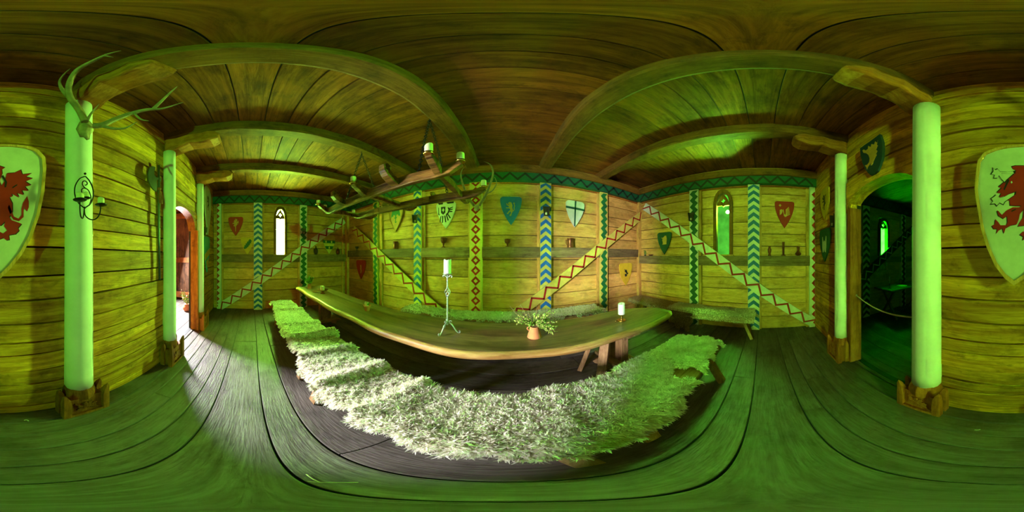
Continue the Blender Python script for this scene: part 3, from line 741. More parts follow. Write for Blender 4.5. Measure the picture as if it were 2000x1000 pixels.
# ------------------------------------------------------------------ benches
def bench(x0, x1, y0, y1, zt, lab, legs, th=.045, axis='X', splay=.09, lm='benchZ'):
    cx, cy = (x0 + x1) / 2, (y0 + y1) / 2
    t = thing('plank_bench', lab, 'bench', (cx, cy, 0)); inv = Matrix.Translation((-cx, -cy, 0))
    b = MB(); b.tone = R(); b.box(x0, x1, y0, y1, zt - th, zt); o = b.build('seat', 'bench' + axis, t, bevel=.01); o.matrix_parent_inverse = inv
    for (lx, ly, sx, sy) in legs:
        b = MB(); b.tone = R(); b.bar((lx + sx, ly + sy, 0), (lx, ly, zt - th + .005), .10, .055, (0, 1, 0)); o = b.build('leg', lm, t, bevel=.006); o.matrix_parent_inverse = inv
    return t
bench(-3.72, -1.47, .46, .92, .43, 'left bench of the front row, reaching to the far left, under flat felted sheepskins', [(-3.2, .56, -.08, -.06), (-3.2, .84, -.08, .06), (-1.58, .56, .04, -.08), (-1.58, .84, .04, .06)])
bench(-1.45, .27, .45, .88, .43, 'middle bench of the front row, under the longest shaggy fleece', [(-1.1, .54, -.02, -.08), (-1.1, .80, -.02, .06), (.12, .54, .10, -.14), (.12, .80, .08, .06)])
bench(.33, 1.74, .45, .90, .43, 'right bench of the front row, its end bare and green lit', [(.56, .56, .0, -.10), (.56, .82, 0, .05), (1.56, .58, -.06, -.20), (1.56, .82, .08, .06)])
bench(-1.9, 1.72, 2.48, 2.86, .46, 'bench against the shield wall behind the table', [(-1.7, 2.56, 0, -.05), (-1.7, 2.8, 0, .05), (1.5, 2.56, 0, -.05), (1.5, 2.8, 0, .05)])
bench(2.64, 3.07, .18, 2.85, .46, 'bench along the right wall with a long splayed leg, under the boar shield', [(2.72, .34, -.03, -.16), (2.98, .34, .03, -.1), (2.72, 2.6, -.05, .1), (2.98, 2.6, .03, .1)], axis='Y')

# ------------------------------------------------------------------ sheepskins
def rng(s): return np.random.default_rng(s)
def fleece(name, x0, x1, y0, y1, z, seed, lab, n, L_, wd, flow=(0, 0), curl=.6, m='wool', drape=(.03, .03), folds=(), edge=.035, lean=1.5, axis='X', group=None, back=None, clump=.018, hang=.06):
    """a hide draped over the seat (y0..y1, falling over both long edges) covered with wool locks"""
    g = rng(seed)
    lx, ly = x1 - x0, y1 - y0
    ph = g.uniform(0, 6.28, 12)
    def edge_off(s, k): return edge * (.6 * np.sin(s * 7 + ph[k]) + .4 * np.sin(s * 17 + ph[k + 1]) + .25 * np.sin(s * 41 + ph[k + 2]))
    def surf(u, v):                        # u along, v across, both 0..1
        s = u * lx if axis == 'X' else u * ly
        if axis == 'X':
            X = x0 + u * lx + np.where(u > .5, 1, -1) * abs(2 * u - 1) ** 4 * edge_off(v, 0)
            yy = y0 + v * ly + np.where(v > .5, edge_off(s, 3), edge_off(s, 6)) * abs(2 * v - 1) ** 3
            Y = yy
        else:
            Y = y0 + u * ly + np.where(u > .5, 1, -1) * abs(2 * u - 1) ** 4 * edge_off(v, 0)
            X = x0 + v * lx + np.where(v > .5, edge_off(s, 3), edge_off(s, 6)) * abs(2 * v - 1) ** 3
            yy = X
        a0, a1 = (y0, y1) if axis == 'X' else (x0, x1)
        d0 = np.clip(a0 + drape[0] - yy, 0, None); d1 = np.clip(yy - (a1 - drape[1]), 0, None)
        Z = z + .006 * np.sin(X * 9 + ph[8]) * np.sin(Y * 11 + ph[9]) + .004 - hang * (np.minimum(1, d0 / .03)) ** 1.5 - hang * (np.minimum(1, d1 / .03)) ** 1.5
        P = X if axis == 'X' else Y
        for c, w_, h_, sl in folds:
            q = (P - c - sl * ((yy - a0) / (a1 - a0) - .5)) / w_
            Z = Z + 1.5 * h_ * np.exp(-q * q) * (1 if sl == 0 else (.5 + .5 * (yy - a0) / (a1 - a0)))
        return np.stack([X, Y, Z], -1)
    nu, nv = max(8, int((lx if axis == 'X' else ly) / .02)), max(8, int((ly if axis == 'X' else lx) / .02))
    uu, vv = np.meshgrid(np.linspace(0, 1, nu), np.linspace(0, 1, nv), indexing='ij')
    G = surf(uu, vv); lowG = G.copy(); lowG[..., 2] -= .008
    vb = np.concatenate([G.reshape(-1, 3), lowG.reshape(-1, 3)]); ng = nu * nv
    idx = np.arange(ng).reshape(nu, nv); q = np.stack([idx[:-1, :-1], idx[1:, :-1], idx[1:, 1:], idx[:-1, 1:]], -1).reshape(-1, 4)
    rim = []
    for a in (idx[0], idx[-1][::-1], idx[:, -1], idx[::-1, 0]): rim += [[a[i + 1], a[i], a[i] + ng, a[i + 1] + ng] for i in range(len(a) - 1)]
    faces = [q, q[:, ::-1] + ng, np.array(rim)]
    # wool locks: clumps that lean together, each a curved tapering ribbon
    u = g.random(n) * 1.0; v = g.random(n); base = surf(u, v)
    e = 1e-3; du = surf(np.minimum(u + e, 1), v) - surf(np.maximum(u - e, 0), v); dv = surf(u, np.minimum(v + e, 1)) - surf(u, np.maximum(v - e, 0))
    nr = np.cross(du, dv); 
    nr /= np.linalg.norm(nr, axis=1)[:, None] + 1e-9; nr *= np.sign(nr[:, 2:3] + 1e-6)
    cellx = np.floor(base[:, 0] / clump + .3 * np.sin(base[:, 1] * 40)); celly = np.floor(base[:, 1] / clump + .3 * np.sin(base[:, 0] * 37))
    h1 = np.modf(np.abs(np.sin(cellx * 12.9898 + celly * 78.233 + seed)) * 43758.5453)[0]; h2 = np.modf(np.abs(np.sin(cellx * 39.3 + celly * 11.1 + seed)) * 24634.63)[0]
    ang = 2 * pi * h1 + 2.2 * np.sin(base[:, 0] * 5 + base[:, 1] * 7 + seed)
    lean_v = np.stack([np.cos(ang), np.sin(ang), 0 * ang], -1) * (.55 + .5 * h2)[:, None] + np.array([flow[0], flow[1], 0])
    # outward at the borders
    bx = np.where(v < .08, -1, np.where(v > .92, 1, 0)); bu = np.where(u < .04, -1, np.where(u > .96, 1, 0))
    out = np.stack([bu, bx, 0 * bx], -1) if axis == 'X' else np.stack([bx, bu, 0 * bx], -1)
    lean_v = lean_v + out * .9 + g.normal(0, .25, (n, 3)) * [1, 1, .3]
    droop = (np.abs(bx) + np.abs(bu) > 0)
    ln = L_ * (.55 + .6 * h2 + .35 * g.random(n)); K = 4
    d0 = nr * 1.0 + lean_v * lean; d0 /= np.linalg.norm(d0, axis=1)[:, None]
    cv = g.normal(0, curl, (n, 3)); cv[:, 2] -= .45 + .5 * droop
    P = [base]; D = d0
    for k in range(K - 1):
        P.append(P[-1] + D * (ln / (K - 1))[:, None]); D = D + cv * .55; D /= np.linalg.norm(D, axis=1)[:, None]
        cv = cv * .6 + g.normal(0, curl * .7, (n, 3))
    for k in range(1, K):                  # keep the locks above the seat
        inside = (u > .03) & (u < .97) & (v > .06) & (v < .94)
        P[k][:, 2] = np.where(inside, np.maximum(P[k][:, 2], base[:, 2] + .003), P[k][:, 2])
    W = np.cross(d0, g.normal(0, 1, (n, 3))); W /= np.linalg.norm(W, axis=1)[:, None]
    ws = wd * (.6 + .8 * g.random(n))[:, None]; prof = [1.0, 1.15, .8, .12]
    vl = []
    for k in range(K): vl += [P[k] - W * ws * prof[k], P[k] + W * ws * prof[k]]
    VL = np.stack(vl, 1).reshape(-1, 3); o0 = len(vb)
    base_i = o0 + np.arange(n) * 2 * K; fl = []
    for k in range(K - 1): fl.append(np.stack([base_i + 2 * k, base_i + 2 * k + 1, base_i + 2 * k + 3, base_i + 2 * k + 2], -1))
    FL = np.stack(fl, 1).reshape(-1, 4)
    allv = np.concatenate([vb, VL]); hf = np.concatenate(faces); allf = np.concatenate([hf, FL])
    me = bpy.data.meshes.new(name); me.vertices.add(len(allv)); me.vertices.foreach_set('co', allv.astype('f4').ravel())
    me.loops.add(len(allf) * 4); me.loops.foreach_set('vertex_index', allf.astype('i4').ravel())
    me.polygons.add(len(allf)); me.polygons.foreach_set('loop_start', (np.arange(len(allf)) * 4).astype('i4'))
    mi = np.zeros(len(allf), 'i4'); mi[len(hf):] = 1; me.polygons.foreach_set('material_index', mi)
    at = me.attributes.new('tone', 'FLOAT', 'FACE')
    lt = np.clip(.5 + .45 * h2 + g.normal(0, .15, n), 0, 1); tt = np.zeros(len(allf), 'f4') + .3
    tt[len(hf):] = np.clip(np.repeat(lt, K - 1) * np.tile([.85, 1.0, 1.1], n), 0, 1); at.data.foreach_set('value', tt)
    me.polygons.foreach_set('use_smooth', np.ones(len(allf), bool))
    me.materials.append(M['hide']); me.materials.append(M[m]); me.update(); me.validate()
    me.transform(Matrix.Translation((-(x0 + x1) / 2, -(y0 + y1) / 2, -z)))
    o = bpy.data.objects.new(name, me); COL.objects.link(o); o.location = ((x0 + x1) / 2, (y0 + y1) / 2, z)
    return tag(o, lab, 'sheepskin', group)
Z = .432; G_ = 'sheepskins laid along the front benches'
fleece('sheepskin', -3.74, -2.92, .44, .96, Z, 1, 'flat felted sheepskin at the far left tip of the front bench', 9000, .014, .0035, m='woolf', group=G_, folds=((-3.4, .05, .02, .2),))
fleece('sheepskin', -3.02, -2.25, .42, .98, Z + .012, 2, 'second sheepskin from the far left end of the front bench', 12000, .02, .004, m='woolf', group=G_, folds=((-2.98, .04, .03, .1), (-2.3, .05, .02, .2)))
fleece('sheepskin', -2.32, -1.78, .42, 1.0, Z + .014, 3, 'felted sheepskin with a rough grey fold, third from the far left', 11000, .02, .004, m='woolf', group=G_, folds=((-2.27, .05, .03, .1), (-1.83, .05, .03, .15)))
fleece('sheepskin', -1.86, -1.38, .42, 1.0, Z + .018, 4, 'sheepskin whose back edge curls up, left of the gap between two benches', 11000, .02, .004, m='woolf', group=G_, folds=((-1.80, .035, .075, .12), (-1.42, .05, .03, .1)), flow=(.2, 0))
fleece('sheepskin', -1.47, -.92, .41, .99, Z + .014, 5, 'sheepskin with combed pile at the left end of the middle bench', 17000, .032, .0042, group=G_, folds=((-1.4, .04, .035, .1), (-.97, .05, .03, .1)), flow=(.5, -.3), curl=.35)
fleece('sheepskin', -1.0, -.47, .40, .95, Z + .02, 6, 'cream sheepskin with a raised ridge left of the shaggiest fleece', 18000, .036, .0042, group=G_, folds=((-.93, .045, .055, .12), (-.55, .05, .04, .1)), flow=(.4, -.3), curl=.4)
fleece('sheepskin', -.56, .20, .40, .90, Z + .02, 7, 'shaggiest long-haired sheepskin with curly locks nearest the viewer', 30000, .055, .005, group=G_, folds=((-.5, .05, .02, .1),), curl=1.0, flow=(0, -.15), clump=.026)
fleece('sheepskin', .15, .98, .40, .97, Z + .018, 8, 'fluffy sheepskin starting right of the shaggiest fleece', 32000, .042, .0036, group=G_, flow=(.6, -.25), curl=.4, folds=((.22, .06, .02, .1),))
fleece('sheepskin', .80, 1.30, .64, 1.03, Z + .016, 19, 'combed sheepskin strip beside the bare stretch of bench', 14000, .032, .0034, group=G_, flow=(.3, -.3), curl=.45, edge=.05)
fleece('sheepskin', 1.14, 1.77, .44, 1.0, Z + .022, 9, 'bright green-lit short sheepskin on the right end of the front bench', 32000, .026, .0032, group=G_, m='woolf', flow=(.1, -.2), curl=.5, folds=((1.25, .2, .012, 0),), edge=.05)
G2 = 'sheepskins on the bench behind the table'
fleece('sheepskin', -1.85, -.35, 2.46, 2.88, .462, 10, 'sheepskin behind the tall candlestand on the wall bench', 9000, .03, .006, group=G2, m='woolf')
fleece('sheepskin', -.4, .62, 2.46, 2.88, .472, 11, 'sheepskin behind the orange herb jug on the wall bench', 9000, .03, .006, group=G2, m='woolf')
fleece('sheepskin', .58, 1.68, 2.46, 2.90, .48, 12, 'sheepskin at the right end of the bench behind the table', 9000, .03, .006, group=G2, m='woolf')
G3 = 'hides on the right wall bench'
fleece('sheepskin', 2.56, 3.08, .14, 1.18, .464, 13, 'pale woolly hide nearest the end of the right wall bench', 16000, .02, .005, axis='Y', group=G3, m='woolf', drape=(.05, .01), hang=.09, edge=.02)
fleece('fur_hide', 2.58, 3.08, 1.10, 1.75, .474, 14, 'smooth hide in the middle of the right wall bench with brown fur hanging down', 9000, .014, .005, axis='Y', group=G3, m='woolf', drape=(.05, .01), hang=.09, edge=.03)
fleece('fur_hide', 2.60, 3.08, 1.7, 2.86, .464, 15, 'brown fur hide in the dark back corner of the right wall bench', 12000, .02, .005, axis='Y', group=G3, m='brownfur', drape=(.04, .01), edge=.02)
# brown pelt hanging from the right bench
g = rng(77); b = MB(); pts = [(1.20, .44), (1.75, .45), (1.70, .30), (1.62, .22), (1.55, .24), (1.5, .13), (1.43, .12), (1.36, .17), (1.30, .05), (1.25, .07), (1.26, .2), (1.18, .30)]
F = lambda u, z, t: Vector((2.585 - .03 * sin(u * 9) - .05 * (.46 - z) + t, u, z))
b.prism(pts, F, -.012, .0); b.mi = 1; b.smooth = True
for k in range(2600):
    u = U(1.17, 1.73); z = U(.08, .45); hit = False
    for i in range(len(pts)):
        (ua, za), (ub, zb) = pts[i], pts[(i + 1) % len(pts)]
        if (za > z) != (zb > z) and u < (ub - ua) * (z - za) / (zb - za) + ua: hit = not hit
    if not hit: continue
    p = F(u, z, -.012); w_ = U(.003, .006); b.tone = R(); l_ = U(.02, .045); dx = U(-.012, .004); dy = U(-.012, .012)
    v = [b.bm.verts.new(q) for q in (p + Vector((0, -w_, 0)), p + Vector((0, w_, 0)), p + Vector((dx - .008, dy + w_ * .8, -l_ * .6)), p + Vector((dx, dy * 1.5, -l_)), p + Vector((dx - .008, dy - w_ * .8, -l_ * .6)))]
    b.f(v)
tag(b.build('fur_pelt', ['brownfur', 'brownfur'], loc=(2.58, 1.45, .44)), 'ragged brown pelt hanging over the front of the right wall bench', 'hide')
#PART2
# ------------------------------------------------------------------ chandelier
CH0 = Vector((-1.3, 1.48, 2.17)); ch = thing('timber_chandelier', 'ladder-shaped wooden chandelier hung on chains above the table', 'chandelier', CH0); inv = Matrix.Translation(-CH0)
def chpart(b, name, m='chand', bevel=0, label=None):
    o = b.build(name, m, ch, bevel=bevel); o.matrix_parent_inverse = inv
    if label: o['label'] = label
    return o
zb = 2.17; zc_ = zb + .045
for y in (1.18, 1.78):
    b = MB(); b.tone = R(); pts = []; sz = []
    X0, X1 = (-2.42, -.34) if y < 1.5 else (-2.45, -.24)
    for k in range(21):
        t = k / 20; x = X0 + (X1 - X0) * t; e = max(0, abs(t - .5) * 2 - .86) / .14
        pts.append((x + U(-.003, .003), y + U(-.004, .004), zc_ + .02 * sin(t * 9) * .3 + .075 * e ** 1.3)); sz.append((.05, .10 - .04 * e))
    b.sweep(pts, sz); chpart(b, 'side_rail', bevel=.006)
crossx = [-.52, -.945, -1.375, -1.80, -2.27]
for i, x in enumerate(crossx):
    full = i in (0, 2, 4)
    spans = [(1.00, 2.18)] if full else [(1.0, 1.2), (1.76, 1.98)]
    for (ya, yb) in spans:
        b = MB(); b.tone = R(); pts = []; sz = []; n = 16
        if full:
            for k in range(n + 1):
                t = k / n; y = ya + (yb - ya) * t; e = max(0, abs(t - .5) * 2 - .72) / .28
                pts.append((x, y, zc_ + .01 + .085 * e ** 1.2)); sz.append((.055 + .012 * sin(t * 20), .075 - .02 * e))
        else:
            s = -1 if ya < 1.5 else 1; yy0 = 1.22 if s < 0 else 1.74
            for (dy, dz, w_, h_) in ((0, 0, .05, .06), (.06, .005, .05, .06), (.12, .02, .055, .06), (.17, .05, .06, .055), (.20, .085, .06, .05), (.205, .115, .055, .04), (.18, .135, .05, .035), (.15, .13, .045, .025), (.14, .11, .03, .015)):
                pts.append((x, yy0 + s * dy * 1.05, zc_ + dz * 1.05)); sz.append((w_ * 1.25, h_ * 1.35))
        b.sweep(pts, sz, up=(0, 0, 1)) if full else b.sweep(pts, sz, up=(1, 0, 0))
        chpart(b, 'cross_arm' if full else 'curled_arm', bevel=.006)
CN = []
for i in (0, 2, 4):
    for y in (1.0, 2.16): CN.append((crossx[i], y, 2.325))
CN += [(-.345, 1.18, 2.315), (-.255, 1.78, 2.315), (-2.41, 1.18, 2.315), (-2.44, 1.78, 2.315)]
cl = ['near right arm of the chandelier, its top melted aslant', 'far right arm of the chandelier, mostly behind the rail', 'near side arm of the chandelier at its middle', 'far side arm of the chandelier at its middle',
      'near left arm of the chandelier', 'far left arm of the chandelier', 'right tip of the nearer chandelier rail', 'right tip of the farther chandelier rail', 'left tip of the nearer chandelier rail', 'left tip of the farther chandelier rail']
for k, (x, y, z) in enumerate(CN):
    b = MB(); b.lathe([(.036, -.018), (.04, -.014), (.042, 0), (.038, 0), (.001, -.004)], (x, y, z), 16); chpart(b, 'drip_pan', 'brass', label='brass drip pan')
    h = [.085, .06, .07, .05, .055, .06, .08, .08, .05, .06][k]
    candle(x, y, z, .031, h, 'oldwax', 'cream pillar candle on the ' + cl[k], 'cream candles on the chandelier', 'pillar_candle', slope=.014 if k == 0 else 0)
def chain(p, q, name='chain', ll=.05, r=.0048):
    p, q = Vector(p), Vector(q); d = (q - p); n = int(d.length / (ll * .78)); d.normalize(); a = d.orthogonal().normalized(); c = d.cross(a); b = MB()
    for k in range(n + 1):
        m_ = p.lerp(q, k / n); s_ = a if k % 2 else c
        b.tube([m_ + d * (ll / 2) * cos(t) + s_ * .0135 * sin(t) for t in [2 * pi * j / 10 for j in range(10)]], r, 5, closed=True)
    return chpart(b, name, 'iron')
for hx in (-.76, -1.82):
    H = Vector((hx, 1.47, 3.24)) if hx < -1 else Vector((hx, 1.48, 3.38))
    b = MB(); b.tube([H + Vector((0, 0, .02)), H + Vector((0, 0, -.04)), H + Vector((.02, 0, -.06)), H + Vector((0, 0, -.08)), H + Vector((-.02, 0, -.06))], .006, 6); chpart(b, 'ceiling_hook', 'iron')
    e = H + Vector((0, 0, -.07))
    chain(e, (hx + .05, 1.18, 2.26)); chain(e, (hx + .08, 1.78, 2.26))

# ------------------------------------------------------------------ antlers, sconces, halberd
def pt(px, py, d):
    v = ray(px, py); return EYE + v * (d / sqrt(v.x ** 2 + v.y ** 2))
def smooth(pts, n=5):
    P = [Vector(p) for p in pts]; out = []
    for i in range(len(P) - 1):
        a = P[max(i - 1, 0)]; b_ = P[i]; c = P[i + 1]; d = P[min(i + 2, len(P) - 1)]
        for k in range(n):
            t = k / n; out.append(.5 * ((2 * b_) + (c - a) * t + (2 * a - 5 * b_ + 4 * c - d) * t * t + (3 * b_ - a - 3 * c + d) * t ** 3))
    out.append(P[-1]); return out
def horn(b, pts, r0, r1=.002):
    s = smooth(pts); n = len(s) - 1; r0 *= 1.25; b.tube(s, [r0 + (r1 - r0) * (k / n) ** 1.6 for k in range(n + 1)], 8)
sk = pt(167, 255, 1.03); an = thing('antlers', 'grey deer antlers on a skull plate above the black iron sconce', 'antlers', sk); inv = Matrix.Translation(-sk)
b = MB(); b.smooth = True
sp = [(148, 252), (155, 238), (163, 232), (175, 236), (184, 246), (183, 256), (177, 262), (175, 272), (169, 274), (163, 268), (156, 268), (152, 260)]
rim = [pt(x, y, 1.035 if k % 2 else 1.045) for k, (x, y) in enumerate(sp)]; cen = [pt(166 + (x - 166) * .5, 252 + (y - 252) * .5, .995) for x, y in sp]
V0 = [b.bm.verts.new(p) for p in rim]; V1 = [b.bm.verts.new(p) for p in cen]; vc = b.bm.verts.new(pt(166, 252, .985)); vb_ = b.bm.verts.new(pt(166, 252, 1.06))
for k in range(len(sp)):
    j = (k + 1) % len(sp); b.f([V0[k], V0[j], V1[j], V1[k]]); b.f([V1[k], V1[j], vc]); b.f([V0[j], V0[k], vb_])
o = b.build('skull_plate', 'skull', an); o.matrix_parent_inverse = inv
for side, paths in (('L', [([(166, 238, 1.0), (155, 215, .98), (137, 190, .93), (135, 165, .86), (150, 138, .76), (180, 120, .66), (210, 106, .58), (236, 99, .53)], .021), ([(147, 202, .96), (125, 180, .93), (117, 158, .90), (137, 134, .84)], .014), ([(170, 236, .995), (178, 222, .97), (194, 203, .94)], .010), ([(205, 109, .59), (222, 112, .60)], .006)]),
                    ('R', [([(182, 246, 1.0), (200, 244, .99), (225, 233, .98), (255, 222, .96), (288, 214, .93), (318, 212, .90), (358, 200, .86)], .020), ([(300, 212, .92), (318, 195, .88), (346, 169, .82)], .010), ([(198, 246, .99), (222, 251, .98), (245, 250, .97), (268, 238, .94)], .011), ([(262, 221, .95), (275, 233, .94), (291, 236, .92)], .007)])):
    b = MB()
    for pts_, r0 in paths: horn(b, [pt(*p) for p in pts_], r0)
    o = b.build('antler', 'antler', an); o.matrix_parent_inverse = inv
sk = pt(931, 406, 2.945); an = thing('antlers', 'small dark antlers high on the red diamond post', 'antlers', sk); inv = Matrix.Translation(-sk)
b = MB(); b.sphere(sk, .05, 12, 1, .5, 1.3); o = b.build('skull_plate', 'skull', an); o.matrix_parent_inverse = inv
b = MB()
for pts_, r0 in (([(936, 402, 2.83), (948, 382, 2.75), (958, 358, 2.66), (963, 338, 2.6), (958, 322, 2.58), (944, 315, 2.56)], .02), ([(950, 378, 2.74), (962, 372, 2.68), (970, 358, 2.66), (966, 346, 2.66)], .012)): horn(b, [pt(*p) for p in pts_], r0)
o = b.build('antler', 'antler', an); o.matrix_parent_inverse = inv
b = MB()
for pts_, r0 in (([(926, 402, 2.83), (914, 384, 2.75), (904, 360, 2.66), (900, 340, 2.6), (906, 326, 2.58)], .02),): horn(b, [pt(*p) for p in pts_], r0)
o = b.build('antler', 'antler', an); o.matrix_parent_inverse = inv

c0 = pt(166, 400, 1.04); scn = thing('candle_sconce', 'black wrought iron sconce with scrolls and two arms on the antler column', 'sconce', c0); inv = Matrix.Translation(-c0)
def cp(x, y, d): return pt(120 + x / 8.333, 320 + y / 8.333, d)
b = MB()
ring = [(385, 205), (300, 238), (232, 340), (213, 450), (235, 560), (290, 650), (350, 702), (378, 716), (420, 692), (470, 650), (510, 560), (520, 470), (500, 370), (450, 270), (392, 205)]
b.tube(smooth([cp(x, y, 1.035 - .05 * sin((y - 205) / 510 * pi)) for x, y in ring]), .0042, 6)
b.tube(smooth([cp(x, y, 1.0) for x, y in [(380, 345), (412, 340), (418, 308), (385, 278), (348, 290), (342, 335), (375, 385), (440, 432), (475, 520), (480, 590), (450, 680)]]), .0036, 6)
b.tube(smooth([cp(x, y, 1.0) for x, y in [(330, 465), (328, 420), (370, 395), (430, 418)]]), .0034, 6)
b.sphere(cp(385, 160, 1.03), .009)
b.sphere(cp(378, 715, 1.03), .008)
o = b.build('scroll_frame', 'iron', scn); o.matrix_parent_inverse = inv
for arm, dish, dd in (([(372, 720, 1.03), (385, 830, 1.02), (440, 890, 1.01), (510, 910, 1.0), (580, 880, .99), (625, 800, .98), (640, 690, .97)], (645, 672), .97), ([(372, 720, 1.03), (362, 830, .98), (345, 888, .93), (318, 860, .88), (303, 770, .86), (300, 620, .85)], (302, 592), .85)):
    b = MB(); b.tube(smooth([cp(*p) for p in arm]), .0042, 6); o = b.build('arm', 'iron', scn); o.matrix_parent_inverse = inv
    c = cp(*dish, dd); b = MB(); b.lathe([(.008, -.006), (.03, -.002), (.038, .003), (.036, .004), (.008, -.001), (.001, 0)], c, 20); o = b.build('drip_pan', 'iron', scn); o.matrix_parent_inverse = inv
    left = dish[0] < 400
    candle(c.x, c.y, c.z + .004, .022 if left else .021, .034 if left else .042, 'oldwax', 'short candle on the ' + ('left' if left else 'right') + ' dish of the black iron sconce', 'candles on the iron sconce', 'pillar_candle', slope=.004)
c = cp(402, 560, 1.005); b = MB(); b.lathe([(.008, -.006), (.024, -.002), (.028, .003), (.001, 0)], c, 20); o = b.build('drip_pan', 'iron', scn); o.matrix_parent_inverse = inv
candle(c.x, c.y, c.z + .004, .017, .036, 'oldwax', 'candle at the back of the black iron sconce against the column', None, 'pillar_candle')
# halberd
F = frame('near'); u = onw('near', 310, 430, .06)[0]
hb = thing('halberd', 'long halberd with a curved blade and tassel leaning on the planks beside the door column', 'halberd', F(u, 1.2, .06)); inv = Matrix.Translation(-F(u, 1.2, .06))
b = MB(); b.tube([F(u + .035, 1.23, .05), F(u + .01, 1.7, .055), F(u, 2.5, .06), F(u, 2.63, .06)], .014, 8); o = b.build('shaft', 'steel', hb); o.matrix_parent_inverse = inv
b = MB(); bl = [(152, 122), (118, 112), (95, 125), (84, 180), (88, 240), (108, 290), (135, 325), (158, 338), (165, 290), (160, 240), (172, 232), (195, 250), (200, 215), (158, 212), (140, 190), (137, 160)]
b.prism([onw('near', 270 + x / 4.545, 300 + y / 4.545, .06) for x, y in bl], F, .055, .067); o = b.build('blade', 'steel', hb); o.matrix_parent_inverse = inv
b = MB(); z1 = onw('near', 310, 372, .06)[1]
for k in range(60):
    a = U(0, 6.28); r = U(.0, .03); b.tube([F(u, z1 + .03, .07), F(u + r * cos(a) + .01, z1 - .06, .075 + r * sin(a) * .5), F(u + r * cos(a) * 1.3 + .015, z1 - U(.12, .17), .075 + r * sin(a) * .6)], .003, 4)
b.sphere(F(u, z1 + .02, .07), .02); o = b.build('tassel', 'tassel', hb); o.matrix_parent_inverse = inv

# ------------------------------------------------------------------ shields
def heater(rt=.3, bulge=.0, top=.0, n=10):
    """unit outline: flat top with rounded corners, sides curving to a tip"""
    p = []
    for k in range(6):
        a = pi / 2 * k / 5; p.append((1 - rt + rt * sin(a) if True else 0, 1 - rt * .6 + rt * .6 * cos(a)))
    for k in range(1, n + 1):
        t = k / n; v = 1 - rt * .6 - (2 - rt * .6) * t; u = (1 - t ** (1.9 + bulge)); p.append((u, v))
    full = p + [(-u, v) for u, v in p[::-1][1:]]
    return [(u, v + top * (1 - u * u) * (1 if v > .6 else 0)) for u, v in full]
def shield(wall, box, basem, charges, lab, rt=.3, bulge=0, top=.0, off=.015, th=.022, tilt=0, outline=None, rim=None, group='painted shields on the walls', tiltback=.0):
    pl, pr, ptp, pb = box; F0 = frame(wall); xm = (pl + pr) / 2; ym = ptp * .65 + pb * .35
    u0 = onw(wall, pl, ym, off)[0]; u1 = onw(wall, pr, ym, off)[0]; z1 = onw(wall, xm, ptp, off)[1]; z0 = onw(wall, xm, pb, off)[1]
    uc, zc, hu, hz = (u0 + u1) / 2, (z0 + z1) / 2, (u1 - u0) / 2, (z1 - z0) / 2
    ct, st = cos(radians(tilt)), sin(radians(tilt))
    def Q(p): a, c = p[0] * hu, p[1] * hz; return (uc + a * ct + c * st, zc - a * st + c * ct)
    F = lambda a, z, t: F0(a, z, t + tiltback * (z - z0) / (z1 - z0) )
    ol = outline or heater(rt, bulge, top); ol = [Q(p) for p in ol]; b = MB(); mats = [basem]
    b.prism(ol, F, off, off + th)
    if rim:
        mats.append(rim); b.mi = 1; c_ = (uc, zc + hz * .1)
        inn = [(c_[0] + (p[0] - c_[0]) * .93, c_[1] + (p[1] - c_[1]) * .94) for p in ol]
        for i in range(len(ol)):
            j = (i + 1) % len(ol); b.prism([ol[i], ol[j], inn[j], inn[i]], F, off + .002, off + th + .008)
    t = off + th
    for lvl, (m, polys) in enumerate(charges):
        if m not in mats: mats.append(m)
        b.mi = mats.index(m)
        for p in polys: b.prism([Q(q) if not isinstance(q[0], str) else q for q in p], F, t - .0005, t + .0012 + .0006 * lvl)
    return tag(b.build('painted_shield', mats, loc=F0(uc, z0, off)), lab, 'shield', group)
LION = [[(-.08, .78), (-.22, .80), (-.42, .68), (-.46, .58), (-.30, .55), (-.24, .47), (-.45, .52), (-.66, .66), (-.74, .60), (-.62, .50), (-.72, .46), (-.60, .40), (-.34, .30), (-.26, .22), (-.50, .16), (-.70, .18), (-.74, .08), (-.60, .04), (-.34, .06), (-.14, .0), (-.10, -.12), (-.34, -.26), (-.50, -.44), (-.62, -.48), (-.58, -.60), (-.40, -.58), (-.22, -.38), (-.04, -.30), (-.02, -.46), (-.14, -.66), (-.24, -.72), (-.18, -.82), (.04, -.80), (.12, -.52), (.26, -.30), (.28, -.06), (.18, .16), (.22, .38), (.14, .62), (.04, .76)],
        [(.24, -.2), (.44, -.08), (.40, .12), (.48, .34), (.40, .56), (.28, .62), (.42, .74), (.62, .66), (.52, .60), (.60, .34), (.50, .10), (.54, -.10), (.34, -.30)]]
def sc_(polys, s=1, dx=0, dy=0, sx=1): return [[(x * s * sx + dx, y * s + dy) for x, y in p] for p in polys]
shield('back', (977, 1019, 385, 440), 'blue', [('ochre', sc_(LION, .62, 0, .12))], 'blue shield with an ochre rampant lion on the shield wall')
CROSS = [[(-.09, 1.0), (.09, 1.0), (.07, -.93), (-.07, -.93)], [(-1.0, .52), (1.0, .46), (1.0, .30), (-1.0, .36)]]
shield('back', (1104, 1140, 393, 444), 'shield_white', [('dgreen', CROSS)], 'white shield with a dark green cross', rt=.4, tilt=2)
